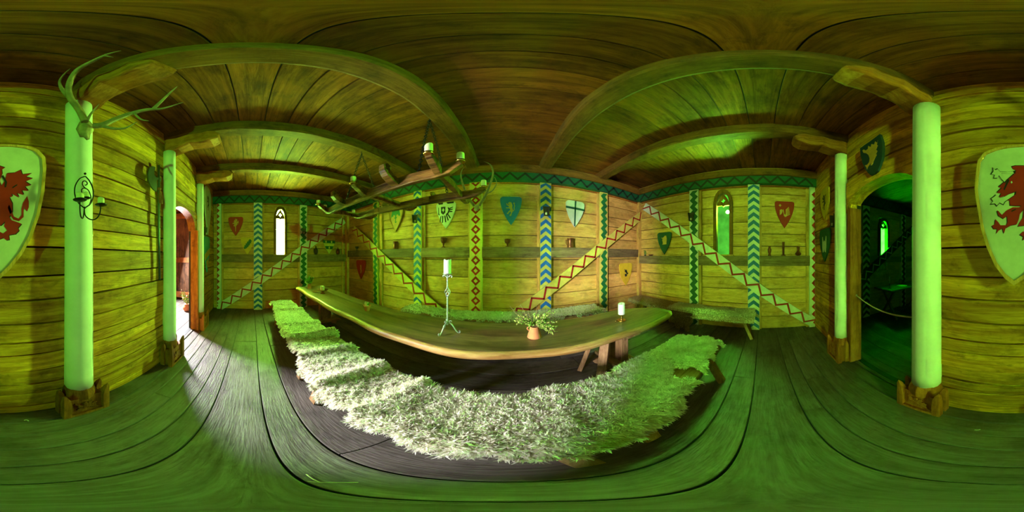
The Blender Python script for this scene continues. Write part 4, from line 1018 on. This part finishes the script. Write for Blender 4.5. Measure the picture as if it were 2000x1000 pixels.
EAG = [[(-.55, .62), (-.05, .62), (-.05, .1), (-.3, -.06), (-.55, .1)], [(-.86, .6), (-.8, .6), (-.76, -.02), (-.66, -.06), (-.68, .0), (-.78, -.1), (-.9, .04), (-.86, .08)], [(.0, -.05), (.2, .1), (.3, .3), (.2, .5), (.32, .54), (.45, .3), (.35, .05), (.12, -.18)], [(.36, .46), (.8, .55), (.8, .48), (.42, .36)], [(.42, .36), (.8, .38), (.78, .30), (.42, .24)], [(.42, .22), (.75, .18), (.72, .1), (.40, .1)],
       [(-.62, -.2), (-.5, -.12), (-.62, -.7), (-.72, -.62)], [(-.42, -.16), (-.28, -.16), (-.32, -.72), (-.44, -.76)], [(-.18, -.16), (-.04, -.14), (.06, -.70), (-.08, -.72)], [(.0, -.1), (.12, -.08), (.34, -.55), (.22, -.62)], [(.14, -.04), (.24, .0), (.56, -.36), (.46, -.44)],
       [(-.9, 1.0), (-.3, 1.0), (-.35, .84), (-.8, .84)], [(.3, 1.0), (.9, 1.0), (.88, .84), (.2, .84), (.05, .98)]]
PLUS = [[(-.34, .5), (-.26, .5), (-.26, .18), (-.34, .18)], [(-.44, .38), (-.16, .38), (-.16, .30), (-.44, .30)]]
shield('back', (853, 891, 396, 447), 'shield_white', [('black', sc_(EAG, .9, 0, .12)), ('shield_white', sc_(PLUS, .9, 0, .12))], 'pale shield with a black winged device below the chandelier')
WYV = [[(0, .35), (-.2, .75), (-.38, .6), (-.5, .5), (-.72, .0), (-.74, -.3), (-.6, -.1), (-.45, -.12), (-.35, .05), (-.2, .0), (-.12, .05), (-.08, -.2), (-.3, -.25), (-.1, -.32), (-.05, -.4), (-.1, -.5), (-.14, -.65), (.02, -.74), (.16, -.62), (.06, -.55), (.02, -.64), (-.03, -.58), (.04, -.48), (.06, -.32), (.26, -.25), (.08, -.2), (.12, .05), (.2, .0), (.35, .05), (.45, -.12), (.6, -.1), (.7, -.25), (.7, .05), (.5, .5), (.3, .75)]]
shield('back', (760, 789, 402, 452), 'ochre', [('green', sc_(WYV, .85, 0, .25)), ('red', [[(-.5, 1), (.8, 1), (.7, .86), (.1, .92), (-.4, .86)]])], 'ochre shield with a green two-headed bird, left of the blue chevron post', rt=.35, rim='fillZ')
LANC = [[(-.1, .7), (.15, .75), (.25, .5), (.2, .1), (.3, -.2), (.1, -.55), (-.1, -.5), (-.05, -.1), (-.2, .1), (-.1, .35), (-.2, .5)]]
shield('back', (697, 715, 508, 545), 'red', [('ochre', sc_(LANC, .7))], 'small red shield low on the shield wall at the left corner')
CUP = [[(-.3, .45), (-.1, .3), (.1, .35), (.3, .1), (.15, .0), (-.1, .12), (-.25, .25)], [(-.35, .15), (.1, .18), (.45, -.12), (.3, -.25), (-.05, .02)], [(-.25, -.15), (.1, -.1), (.25, -.3), (.05, -.45), (-.2, -.4)], [(.2, -.02), (.5, -.02), (.5, -.1), (.2, -.1)]]
shield('back', (1209, 1233, 514, 557), 'yellow', [('black', sc_(CUP, .8, 0, .15))], 'yellow shield with a small black figure, low at the right corner', bulge=.3)
THORN = [[(-.08, -.85), (.02, -.85), (.08, -.1), (.3, .1), (.32, .3), (.5, .35), (.42, .05), (.55, .3), (.48, .6), (.38, .7), (.3, .5), (.12, .4), (.22, .6), (.3, .85), (.1, .9), (-.1, .95), (-.05, .7), (-.3, .8), (-.22, .6), (-.45, .55), (-.2, .45), (-.5, .3), (-.6, .4), (-.55, .2), (-.2, .2), (-.3, .02), (-.45, .05), (-.3, -.15), (-.1, -.15)]]
shield('left', (446, 475, 424, 461), 'red', [('ochre', sc_(THORN, .75, 0, .1))], 'red shield with a cream beast at the left end of the room', rt=.3)
BR = [[(-.7, -.62), (-.5, -.68), (-.3, -.52), (-.25, -.62), (-.05, -.35), (.0, -.45), (.2, -.1), (.3, -.2), (.4, .15), (.6, .1), (.55, .35), (.72, .4), (.55, .6), (.3, .75), (.22, .55), (.1, .6), (.05, .35), (-.15, .4), (-.2, .1), (-.4, .15), (-.4, -.15), (-.6, -.1), (-.6, -.35), (-.75, -.35)]]
shield('left', (470, 496, 464, 497), 'yellow', [('dgreen', sc_(BR, .85, .1, .2))], 'yellow shield with a dark ragged branch', rt=.05)
BD = [[(-.98, .42), (.98, .42), (.96, .12), (-.96, .12)], [(-.66, -.18), (.72, -.18), (.5, -.5), (-.45, -.5)]]
RO = [[(-.5 + .12 * cos(a), .27 + .12 * sin(a)) for a in [k * pi / 4 for k in range(8)]], [(.4 + .12 * cos(a), .27 + .12 * sin(a)) for a in [k * pi / 4 for k in range(8)]], [(.02 + .12 * cos(a), -.34 + .12 * sin(a)) for a in [k * pi / 4 for k in range(8)]]]
shield('left', (630, 654, 459, 496), 'cream', [('dgreen', BD), ('cream', RO)], 'pale shield with two dark green bands between two flasks', rt=.5)
BOAR = [[(-.6, .6), (-.5, .4), (-.3, .5), (-.1, .55), (.1, .72), (.5, .75), (.62, .3), (.55, -.5), (-.4, -.55), (-.3, -.3), (-.4, 0), (-.5, .1), (-.3, .2), (-.45, .25), (-.35, .35), (-.6, .35)]]
shield('right', (1285, 1312, 454, 497), 'dgreen', [('ochre', sc_(BOAR, .62, 0, .22))], 'green shield with a cream boar head on the right wall')
SW = [[(-.62, .35), (-.45, .38), (-.5, .12), (-.3, .2), (-.36, .42), (-.24, .3), (-.15, .1), (-.1, -.18), (.05, -.3), (.25, -.25), (.3, -.05), (.22, .1), (.12, -.05), (.05, -.1), (-.05, .02), (-.1, .3), (-.2, .45), (-.3, .1), (-.55, .0), (-.38, -.02), (-.62, -.12)]] + [[(.12, .05 + .11 * k), (.62 - .03 * k, .28 + .13 * k), (.66 - .03 * k, .22 + .13 * k), (.16, -.03 + .11 * k)] for k in range(-2, 4)]
PL_ = [[(-.5, .78), (-.42, .78), (-.42, .58), (-.5, .58)], [(-.58, .72), (-.34, .72), (-.34, .64), (-.58, .64)]]
shield('right', (1513, 1551, 394, 446), 'red', [('ochre', sc_(SW, .8, 0, .05) + PL_)], 'red shield with an ochre winged bird right of the right window', rt=.25)
shield('near', (1604, 1622, 368, 429), 'yellow', [('black', sc_(LION, .6, 0, .1))], 'pale yellow shield with a black lion at the dark right end of the near wall', bulge=.3, rt=.6)
shield('near', (1603, 1623, 447, 511), 'dgreen', [('shield_white', [[(-.4, .5), (-.3, .55), (-.2, .2), (0, .3), (.2, .2), (.3, .55), (.42, .5), (.4, -.1), (.3, -.45), (.1, -.4), (0, -.2), (-.1, -.4), (-.3, -.45), (-.4, -.1)]])], 'dark green shield with a white beast below the black lion shield', rt=.3, bulge=.5)
shield('near', (398, 411, 366, 458), 'shield_white', [('black', sc_(LION, .4, 0, .3))], 'tall pale shield with a black beast at the far left of the near wall', rt=.7)
shield('near', (398, 408, 462, 532), 'teal', [('yellow', [[(-1, .0), (1, .4), (.8, .0), (-.9, -.35)], [(-.5, -.4), (.5, -.2), (.3, -.6), (-.2, -.8)]])], 'teal and yellow shield below the tall pale one at the far left', rt=.4)
# blue shield over the arch, its outline as in the photograph
F = frame('near'); f6 = lambda P, o: [onw('near', 1640 + x / 5.555, 240 + y / 5.555, o) for x, y in P]
b = MB(); ol = f6([(435, 120), (330, 200), (220, 275), (226, 350), (245, 430), (270, 490), (300, 535), (335, 570), (375, 550), (410, 520), (440, 450), (460, 370), (467, 280), (462, 200)], .06)
b.prism(ol, F, .03, .06); b.mi = 1
b.prism(f6([(415, 185), (408, 215), (386, 200), (375, 235), (345, 230), (338, 262), (310, 250), (308, 282), (285, 300), (262, 290), (247, 300), (258, 325), (290, 330), (315, 350), (326, 385), (322, 425), (300, 455), (275, 462), (290, 480), (298, 505), (308, 480), (325, 455), (340, 430), (338, 462), (352, 458), (372, 410), (385, 380), (405, 345), (392, 340), (412, 305), (395, 292), (416, 245), (405, 238)], .06), F, .0595, .062)
tag(b.build('painted_shield', ['navy', 'ochre'], loc=F(*ol[7], .03)), 'navy shield with an orange dragon head over the arched opening', 'shield', 'painted shields on the walls')
# big griffin shield
F = frame('near'); off = .06
def gp(P): return [onw('near', x, y, off) for x, y in P]
ol = gp([(1998, 283), (1970, 285), (1945, 290), (1922, 299), (1910, 315), (1906, 345), (1904, 370), (1908, 400), (1916, 445), (1928, 485), (1944, 520), (1962, 543), (1980, 557), (1998, 546), (2020, 525), (2043, 497), (2062, 462), (2077, 420), (2086, 375), (2090, 330), (2088, 308), (2074, 293), (2052, 286), (2024, 283)])
b = MB(); b.tone = R(); cu = sum(p[0] for p in ol) / len(ol); cz_ = sum(p[1] for p in ol) / len(ol)
dome = F
inn = [(cu + (p[0] - cu) * .93, cz_ + (p[1] - cz_) * .95) for p in ol]; core = [(cu + (p[0] - cu) * .5, cz_ + (p[1] - cz_) * .5) for p in ol]
def lofts(b, A, Bq, F_, t0, t1):
    for i in range(len(A)):
        j = (i + 1) % len(A); b.prism([A[i], A[j], Bq[j], Bq[i]], F_, t0, t1)
dm = dome
b.mi = 0; lofts(b, inn, core, dm, .03, .06); b.prism(core, dm, .03, .06)
b.mi = 1; lofts(b, ol, inn, dm, .03, .068)
def chg(P, m, lv=0): b.mi = m; b.prism(gp(P), dm, .0595, .0612 + .0007 * lv)
body = [(2000, 324), (1984, 324), (1976, 326), (1979, 331), (1985, 333), (1981, 340), (1970, 350), (1962, 356), (1950, 366), (1957, 367), (1947, 377), (1956, 378), (1952, 386), (1962, 383), (1966, 392), (1972, 392), (1973, 401), (1984, 402), (1996, 402), (1990, 405), (1978, 405), (1966, 411), (1957, 420), (1950, 412), (1947, 411), (1950, 421), (1960, 427), (1967, 422), (1968, 434), (1965, 440), (1954, 440), (1950, 434), (1944, 428), (1943, 438), (1937, 441), (1941, 447), (1948, 447), (1946, 456), (1951, 450), (1958, 446), (1961, 456), (1964, 446), (1975, 440), (1986, 438), (1990, 428), (1992, 418), (2000, 409), (1998, 425), (1992, 434), (1988, 442), (2002, 440), (2010, 432), (2008, 442), (2014, 450), (2006, 456), (1998, 452), (1992, 458), (1999, 462), (1997, 469), (2006, 464), (2012, 469), (2018, 468), (2017, 459), (2030, 457), (2037, 450), (2035, 445), (2042, 437), (2034, 434), (2022, 430), (2018, 424), (2024, 412), (2024, 398), (2018, 386), (2024, 384), (2022, 378), (2037, 386), (2032, 377), (2046, 381), (2042, 372), (2055, 373), (2048, 365), (2060, 362), (2049, 355), (2063, 349), (2050, 346), (2061, 339), (2043, 341), (2040, 332), (2027, 338), (2013, 339), (2010, 352), (2002, 364), (2000, 352), (2004, 340), (2003, 332), (2009, 328)]
chg([(x + (1.5 if x > 2000 else -1.5), y + (1.2 if y > 400 else -1.2)) for x, y in body], 3); chg(body, 2, 1)
chg([(2018, 400), (2023, 412), (2027, 423), (2036, 427), (2042, 420), (2042, 408), (2045, 396), (2053, 383), (2056, 393), (2056, 405), (2053, 413), (2048, 408), (2047, 400), (2046, 412), (2046, 424), (2037, 432), (2026, 429), (2020, 420), (2015, 405)], 2, 1)
for P in ([(1982, 334), (1967, 336), (1953, 335), (1948, 329), (1943, 331), (1938, 327), (1939, 334), (1934, 341), (1942, 342), (1940, 349), (1947, 349), (1951, 343), (1957, 352), (1963, 358), (1966, 355), (1958, 344), (1956, 338), (1969, 339), (1984, 339)],
          [(1985, 374), (1973, 378), (1962, 384), (1952, 387), (1944, 380), (1940, 384), (1934, 388), (1938, 394), (1933, 400), (1942, 399), (1946, 404), (1952, 397), (1960, 401), (1963, 395), (1970, 390), (1984, 380)]):
    chg(P, 3, 2); cx_ = sum(p[0] for p in P) / len(P); cy_ = sum(p[1] for p in P) / len(P)
    chg([(cx_ + (x - cx_) * .88, cy_ + (y - cy_) * .84) for x, y in P], 4, 3)
for P in ([(2006, 342), (2014, 356), (2012, 366), (2009, 366), (2010, 356), (2003, 345)], [(1968, 350), (1972, 352), (1962, 372), (1960, 370)], [(2024, 366), (2033, 360), (2034, 362), (2025, 368)], [(1975, 412), (1984, 408), (1984, 410), (1976, 414)]): chg(P, 3, 3)
chg([(1974, 356), (1976, 354), (1978, 357), (1975, 359)], 4, 4)
tag(b.build('painted_shield', ['shield_white', 'fillZ', 'red', 'black', 'shield_white'], loc=F(*ol[12], .03)), 'huge pale shield with a red griffin between the two tall columns', 'shield')

# ------------------------------------------------------------------ tin sconces on posts
def tin_sconce(wall, px, py, off, lab, flip=0, s=1):
    u, z = onw(wall, px, py, off); F0 = frame(wall); F = lambda a, zz, t: F0(u + a * s, z + zz * s, off + t * s)
    r = thing('tin_sconce', lab, 'sconce', F(0, -.1, 0), 'folded tin sconces on posts'); inv = Matrix.Translation(-F(0, -.1, 0))
    b = MB(); b.prism([(-.055, .10), (.055, .10), (.035, -.08), (-.035, -.08)], F, 0, .003)
    for sg in (-1, 1):
        b.hexa([F(sg * .055, .1, 0), F(sg * .058, .1, .0), F(sg * .07, .1, .05), F(sg * .067, .1, .05), F(sg * .035, -.08, 0), F(sg * .038, -.08, 0), F(sg * .046, -.08, .05), F(sg * .043, -.08, .05)])
    o = b.build('reflector', 'tin', r); o.matrix_parent_inverse = inv
    b = MB(); b.prism([(-.04, -.082), (.04, -.082), (.04, -.09), (-.04, -.09)], F, 0, .07); o = b.build('candle_shelf', 'iron', r); o.matrix_parent_inverse = inv
    c = F(0, -.081, .035); candle(c.x, c.y, c.z, .019 * s, .05 * s, 'oldwax', 'stubby candle in the ' + lab, 'stubs in the tin sconces', 'candle_stub')
tin_sconce('back', 1066, 413, .079, 'tin sconce on the blue chevron post beside the white cross shield')
tin_sconce('back', 812, 428, .079, 'tin sconce on the blue chevron post beside the white eagle shield')
tin_sconce('left', 593, 452, .079, 'tin sconce on the dark green post right of the brightest window', s=.9)
tin_sconce('right', 1351, 424, .079, 'tin sconce on the green post left of the right window')
tin_sconce('near', 1630, 432, .03, 'tin sconce on the planks left of the arch column')
tin_sconce('near', 399, 452, .03, 'tin sconce beside the daylit door column')

# ------------------------------------------------------------------ things on the ledges
def onledge(wall, px, off, z, prof, m, name, lab, cat, handle=None, group=None, seg=20, sc=1.35):
    prof = [(q[0] * sc, q[1] * sc) for q in prof]; u = onw(wall, px, 490, off)[0]; c = frame(wall)(u, z, off); b = MB(); b.lathe(prof, c, seg)
    if handle:
        hx, hz0, hz1, hw = handle; uu = WALL[wall][1] * (1 if hx > 0 else -1); hx = abs(hx)
        b.tube(smooth([c + uu * hx + Vector((0, 0, hz1)), c + uu * (hx + hw) + Vector((0, 0, hz1 - .005)), c + uu * (hx + hw) + Vector((0, 0, (hz0 + hz1) / 2)), c + uu * hx + Vector((0, 0, hz0))]), .005, 6)
    return tag(b.build(name, m, loc=c), lab, cat, group)
zL = RZB[1]
TK = [(.048, 0), (.05, .004), (.046, .02), (.043, .08), (.046, .125), (.05, .13), (.044, .131), (.04, .02), (.001, .016)]
onledge('back', 772, .04, zL, TK, 'copper', 'tankard', 'pewter tankard on the ledge left of the chevron post behind the chandelier', 'tankard', (.06, .04, .145, .04))
onledge('back', 1114, .04, zL, [(r * 1.0, z * 1.05) for r, z in TK], 'copper', 'tankard', 'copper tankard on the ledge under the white cross shield', 'tankard', (-.06, .04, .145, .04))
GB = [(.032, 0), (.03, .008), (.01, .02), (.008, .035), (.016, .045), (.01, .055), (.03, .07), (.042, .10), (.045, .145), (.041, .145), (.036, .1), (.001, .075)]
onledge('back', 866, .04, zL, GB, 'copper', 'goblet', 'dark goblet on the ledge under the white eagle shield', 'goblet')
onledge('back', 991, .04, zL, [(r * .95, z * .72) for r, z in GB], 'copper', 'goblet', 'small goblet on the ledge under the blue lion shield', 'goblet')
onledge('back', 697, .04, zL, [(r * .9, z * .6) for r, z in GB], 'tin', 'goblet', 'low dark cup on the ledge at the left corner of the shield wall', 'goblet')
FL = [(.03, 0), (.05, .01), (.075, .05), (.08, .085), (.07, .125), (.04, .15), (.018, .16), (.016, .185), (.024, .195), (.02, .2), (.001, .2)]
o = onledge('left', 617, .032, RZL[1], [(r * .62, z * .92) for r, z in FL], 'tin', 'flask', 'dark round flask left of the green-banded shield', 'flask')
onledge('left', 660, .032, RZL[1], [(r * .62, z * .82) for r, z in FL], 'copper', 'flask', 'brown round flask right of the green-banded shield', 'flask')
zR = RZR[1]
onledge('right', 1503, .05, zR, [(.022, 0), (.018, .01), (.012, .02), (.02, .045), (.024, .07), (.014, .095), (.012, .105), (.022, .112), (.018, .112), (.001, .1)], 'copper', 'vase', 'small waisted copper vase, leftmost of the three on the right ledge', 'vase', sc=1.6)
onledge('right', 1530, .05, zR, [(.03, 0), (.028, .008), (.013, .014), (.016, .16), (.018, .165), (.012, .166), (.001, .15)], 'copper', 'vase', 'tall slim copper tube vase in the middle of three on the right ledge', 'vase', sc=1.6)
onledge('right', 1559, .05, zR, [(.02, 0), (.034, .012), (.038, .028), (.022, .045), (.014, .058), (.018, .1), (.024, .112), (.02, .112), (.001, .09)], 'copper', 'vase', 'squat copper vase with a flared neck, rightmost of the three', 'vase', sc=1.65)
onledge('right', 1271, .05, zR, [(.03, 0), (.042, .012), (.044, .022), (.04, .024), (.001, .02)], 'copper', 'bowl', 'tiny brown bowl on the ledge beside the boar shield', 'bowl')

# ------------------------------------------------------------------ plants
def leaf_mesh(b, p, d, l, w_, m=0):
    d = Vector(d).normalized(); s = d.cross(Vector((U(-1, 1), U(-1, 1), U(-1, 1)))).normalized(); n = s.cross(d)
    b.mi = m; q = [p, p + d * l * .4 + s * w_ + n * w_ * .2, p + d * l, p + d * l * .4 - s * w_ + n * w_ * .2]
    v = [b.bm.verts.new(x) for x in q]; mid = b.bm.verts.new(p + d * l * .45 - n * w_ * .15); b.f([v[0], v[1], mid]); b.f([v[1], v[2], mid]); b.f([v[2], v[3], mid]); b.f([v[3], v[0], mid])
def sprig(b, p, tip, nl, l, w_, sag=.0, twig=.0018, lm=(0, 1)):
    p = Vector(p); tip = Vector(tip); pts = []
    for k in range(9):
        t = k / 8; q = p.lerp(tip, t); q.z += sag * 4 * t * (1 - t); q += Vector((U(-.003, .003),) * 3); pts.append(q)
    b.mi = 2; b.tube(pts, twig, 5)
    for k in range(nl):
        t = .15 + .85 * k / nl; i = min(7, int(t * 8)); q = pts[i].lerp(pts[i + 1], t * 8 - i); d = (pts[i + 1] - pts[i]).normalized() * .8 + Vector((U(-1, 1), U(-1, 1), U(-.6, 1)))
        leaf_mesh(b, q, d, l * U(.7, 1.2), w_ * U(.7, 1.2), random.choice(lm))
c = onz(1045, 661, .752); jc = Vector((c.x, c.y + .03, .7525))
jg = thing('herb_jug', 'orange clay jug of leafy sprigs on the dark table', 'jug', jc); inv = Matrix.Translation(-jc)
b = MB(); b.lathe([(.056, 0), (.062, .004), (.058, .02), (.048, .06), (.040, .095), (.038, .108), (.041, .114), (.037, .115), (.034, .10), (.001, .09)], jc, 24); o = b.build('clay_body', 'terra', jg); o.matrix_parent_inverse = inv
b = MB(); b.tube(smooth([jc + Vector(q) for q in ((-.037, 0, .108), (-.056, 0, .106), (-.060, 0, .09), (-.046, 0, .074))]), .006, 6); o = b.build('handle', 'terra', jg); o.matrix_parent_inverse = inv
b = MB(); b.tone = 0; base = jc + Vector((0, 0, .10))
tips = [(-.15, .02, .10), (-.13, -.03, .06), (-.16, .0, .05), (-.10, .05, .09), (-.07, -.05, .05), (.10, .02, .10), (.16, .0, .13), (.15, .05, .05), (.19, .0, .03), (.17, -.04, -.01), (.14, -.06, -.05), (.11, .04, .07), (.05, -.06, .07), (.02, .03, .11), (.08, -.05, .02), (.16, -.03, -.05), (.12, -.05, .02)]
for tp in tips:
    for q in range(2): sprig(b, base, base + Vector(tp) + Vector((U(-.02, .02), U(-.02, .02), U(-.02, .02))), 30, .021, .0065, sag=.025)
for tp in ((-.21, .02, .21), (-.05, .03, .16), (.03, .04, .20), (-.12, .03, .22), (.20, .03, .17)): sprig(b, base, base + Vector(tp), 9, .009, .003, sag=-.01, twig=.0015, lm=(1,))
o = b.build('sprigs', ['leaf', 'leaf2', 'stem'], jg, recalc=False); o.matrix_parent_inverse = inv
c = onz(604, 563, .752); pc = Vector((c.x + .02, c.y, .7525))
jg = thing('potted_plant', 'small potted green plant at the far left tip of the table', 'plant', pc); inv = Matrix.Translation(-pc)
b = MB(); b.lathe([(.05, 0), (.052, .004), (.044, .04), (.036, .10), (.04, .108), (.034, .108), (.001, .09)], pc, 20); o = b.build('pot', 'terra', jg); o.matrix_parent_inverse = inv
b = MB()
for k in range(22):
    a = U(0, 6.28); r = U(.02, .11); sprig(b, pc + Vector((0, 0, .1)), pc + Vector((r * cos(a), r * sin(a), U(.16, .29))), 14, .055, .012, lm=(0,))
o = b.build('foliage', ['leaf', 'leaf2', 'stem'], jg, recalc=False); o.matrix_parent_inverse = inv
c = onz(365, 607, 0.0); pc = Vector((c.x, c.y, .0)); jg = thing('potted_plant', 'terracotta pot with wiry flowers on the porch boards behind the open doorway', 'plant', pc); inv = Matrix.Translation(-pc)
b = MB(); b.lathe([(.06, 0), (.09, .03), (.11, .09), (.10, .15), (.07, .19), (.075, .2), (.065, .2), (.001, .18)], pc, 20); o = b.build('pot', 'terra', jg); o.matrix_parent_inverse = inv
b = MB()
for k in range(16):
    a = U(0, 6.28); r = U(.04, .22); sprig(b, pc + Vector((0, 0, .18)), pc + Vector((r * cos(a), r * sin(a), U(.3, .62))), 9, .05, .02, twig=.004)
o = b.build('foliage', ['leaf', 'leaf2', 'stem'], jg, recalc=False); o.matrix_parent_inverse = inv
F = frame('right'); u = onw('right', 1260, 490, .05)[0]; pc = F(u, zR, .05); jg = thing('potted_plant', 'tiny bushy plant in the corner of the right wall ledge', 'plant', pc); inv = Matrix.Translation(-pc)
b = MB(); b.lathe([(.022, 0), (.028, .03), (.001, .025)], pc, 14); o = b.build('pot', 'steel', jg); o.matrix_parent_inverse = inv
b = MB()
for k in range(24):
    a = U(0, 6.28); r = U(.01, .04); sprig(b, pc + Vector((0, 0, .025)), pc + Vector((r * cos(a), r * sin(a), U(.06, .15))), 9, .018, .007, lm=(0,))
o = b.build('foliage', ['leaf', 'leaf', 'stem'], jg, recalc=False); o.matrix_parent_inverse = inv

# ------------------------------------------------------------------ candles and pots on the table
p = onz(874, 650, .752); cs = Vector((p.x, p.y, .7525)); st = thing('iron_candlestand', 'tall silvery iron candlestand with a twisted basket on three scrolled feet', 'candlestand', cs); inv = Matrix.Translation(-cs)
b = MB(); H = .585
b.tube([cs + Vector((0, 0, z)) for z in np.linspace(.09, H, 60)], [.0065 + .0012 * sin(k * 2.1) for k in range(60)], 8) if False else None
b.tube([cs + Vector((0, 0, z)) for z in np.linspace(.09, .37, 40)], [.0078 + .0013 * sin(k * 1.9) for k in range(40)], 8); b.tube([cs + Vector((0, 0, z)) for z in np.linspace(.46, H, 16)], [.0075 + .0013 * sin(k * 1.9) for k in range(16)], 8)
o = b.build('twisted_rod', 'silver', st); o.matrix_parent_inverse = inv
b = MB()
for k in range(4):
    b.tube([cs + Vector((.024 * sin(pi * t) * cos(2 * pi * k / 4 + t * 3.4), .024 * sin(pi * t) * sin(2 * pi * k / 4 + t * 3.4), .365 + .10 * t)) for t in np.linspace(0, 1, 16)], .0042, 6)
o = b.build('basket_twist', 'silver', st); o.matrix_parent_inverse = inv
for k in range(3):
    a = radians(250 + 120 * k); D = Vector((cos(a), sin(a), 0)); b = MB()
    b.tube(smooth([cs + D * r + Vector((0, 0, z)) for r, z in ((.004, .13), (.02, .115), (.05, .08), (.075, .035), (.095, .012), (.112, .012), (.114, .028), (.104, .03))]), .0058, 8)
    b.tube(smooth([cs + D * r + Vector((0, 0, z)) for r, z in ((.006, .10), (.02, .13), (.034, .135), (.038, .122))]), .004, 6)
    o = b.build('scrolled_foot', 'silver', st); o.matrix_parent_inverse = inv
b = MB(); b.lathe([(.01, H - .01), (.042, H), (.045, H + .006), (.04, H + .006), (.001, H + .002)], cs, 24)
for s in (-1, 1): b.tube(smooth([cs + Vector((s * x, 0, H + z)) for x, z in ((.008, -.03), (.03, -.012), (.044, -.02), (.038, -.032))]), .005, 6)
o = b.build('drip_pan', 'silver', st); o.matrix_parent_inverse = inv
candle(cs.x, cs.y, cs.z + H + .006, .034, .125, 'wax', 'thick white candle with a ragged rim on the tall candlestand', None, 'pillar_candle', rag=.008)
p = onz(1216, 628, .752); c = Vector((p.x, p.y + .02, .7525)); st = thing('brass_candlestick', 'short brass chamberstick near the right end of the table', 'candlestick', c); inv = Matrix.Translation(-c)
b = MB(); b.lathe([(.03, 0), (.045, .004), (.05, .014), (.046, .014), (.012, .008), (.009, .02), (.014, .03), (.008, .045), (.012, .06), (.008, .07), (.02, .085), (.018, .09), (.001, .088)], c, 24); o = b.build('stem', 'brass', st); o.matrix_parent_inverse = inv
b = MB(); b.tube([c + Vector((-.052 - .015 * (1 - cos(t)), .012 * 0, .012 + .016 * sin(t))) for t in np.linspace(0, 6.2, 14)], .003, 6); o = b.build('ring_handle', 'brass', st); o.matrix_parent_inverse = inv
candle(c.x, c.y, c.z + .088, .037, .128, 'wax', 'broad white candle on the short brass chamberstick', None, 'pillar_candle', slope=.004)
p = onz(630, 573, .752); c = Vector((p.x, p.y, .7525)); st = thing('footed_bowl', 'brown footed candle bowl on the left part of the table', 'bowl', c); inv = Matrix.Translation(-c)
b = MB(); b.lathe([(.055, 0), (.055, .012), (.028, .022), (.024, .04), (.05, .052), (.1, .068), (.115, .082), (.11, .083), (.09, .072), (.001, .055)], c, 24); b.build('dish', 'copper', st).matrix_parent_inverse = inv
candle(c.x, c.y, c.z + .0555, .042, .095, 'oldwax', 'yellowish candle in the brown footed bowl', None, 'pillar_candle')
p = onz(602, 567, .752); c = Vector((p.x + .22, p.y + .07, .7525)); b = MB(); b.lathe([(.05, 0), (.075, .012), (.08, .02), (.074, .02), (.04, .008), (.001, .006)], c, 20)
tag(b.build('saucer', 'copper', loc=c), 'small saucer between the potted plant and the candle bowl', 'saucer')
p = onz(717, 607, .752); c = Vector((p.x, p.y, .7525)); b = MB(); b.lathe([(.028, 0), (.032, .006), (.038, .05), (.052, .075), (.054, .085), (.048, .085), (.034, .055), (.001, .05)], c, 18)
tag(b.build('clay_beaker', 'terra', loc=c), 'small red clay beaker holding a candle stub and leaf', 'beaker')
candle(c.x - .008, c.y, c.z + .052, .026, .075, 'oldwax', 'candle stub in the small red clay beaker', None, 'candle_stub')
b = MB()
for k in range(10): leaf_mesh(b, c + Vector((.03, 0, .09)), (U(-1, 1), U(-1, 1), U(.2, 1)), .04, .012)
b.mi = 2
tag(b.build('leaf_tuft', ['leaf', 'leaf2', 'stem'], loc=c + Vector((.03, 0, .09)), recalc=False), 'few green leaves tucked into the small red clay beaker', 'leaves')
# litter on the floor
for i, (px, py, lab) in enumerate(((50, 823, 'small curled pale shaving on the floor by the antler column'), (1908, 838, 'pale chip on the floor below the griffin shield'), (462, 608, 'white scrap on the floor by the left wall'))):
    c = onz(px, py, .004); b = MB(); a = U(0, 3); b.sweep([c + Vector((.016 * cos(a + t) , .016 * sin(a + t), .004 + .004 * sin(t * 2))) for t in np.linspace(0, 2.2, 8)], (.008, .0015)); tag(b.build('wood_shaving', 'shield_white', loc=c), lab, 'shaving')
b = MB(); q = [onz(x, y, .006) for x, y in ((598, 926), (612, 936), (625, 942), (700, 942))]; b.tube(q, .002, 5); b.tube([q[2], onz(600, 940, .008)], .0015, 5)
tag(b.build('straw', 'rope', loc=q[0]), 'thin dry straw on the floor boards in front of the shaggy fleece', 'straw')
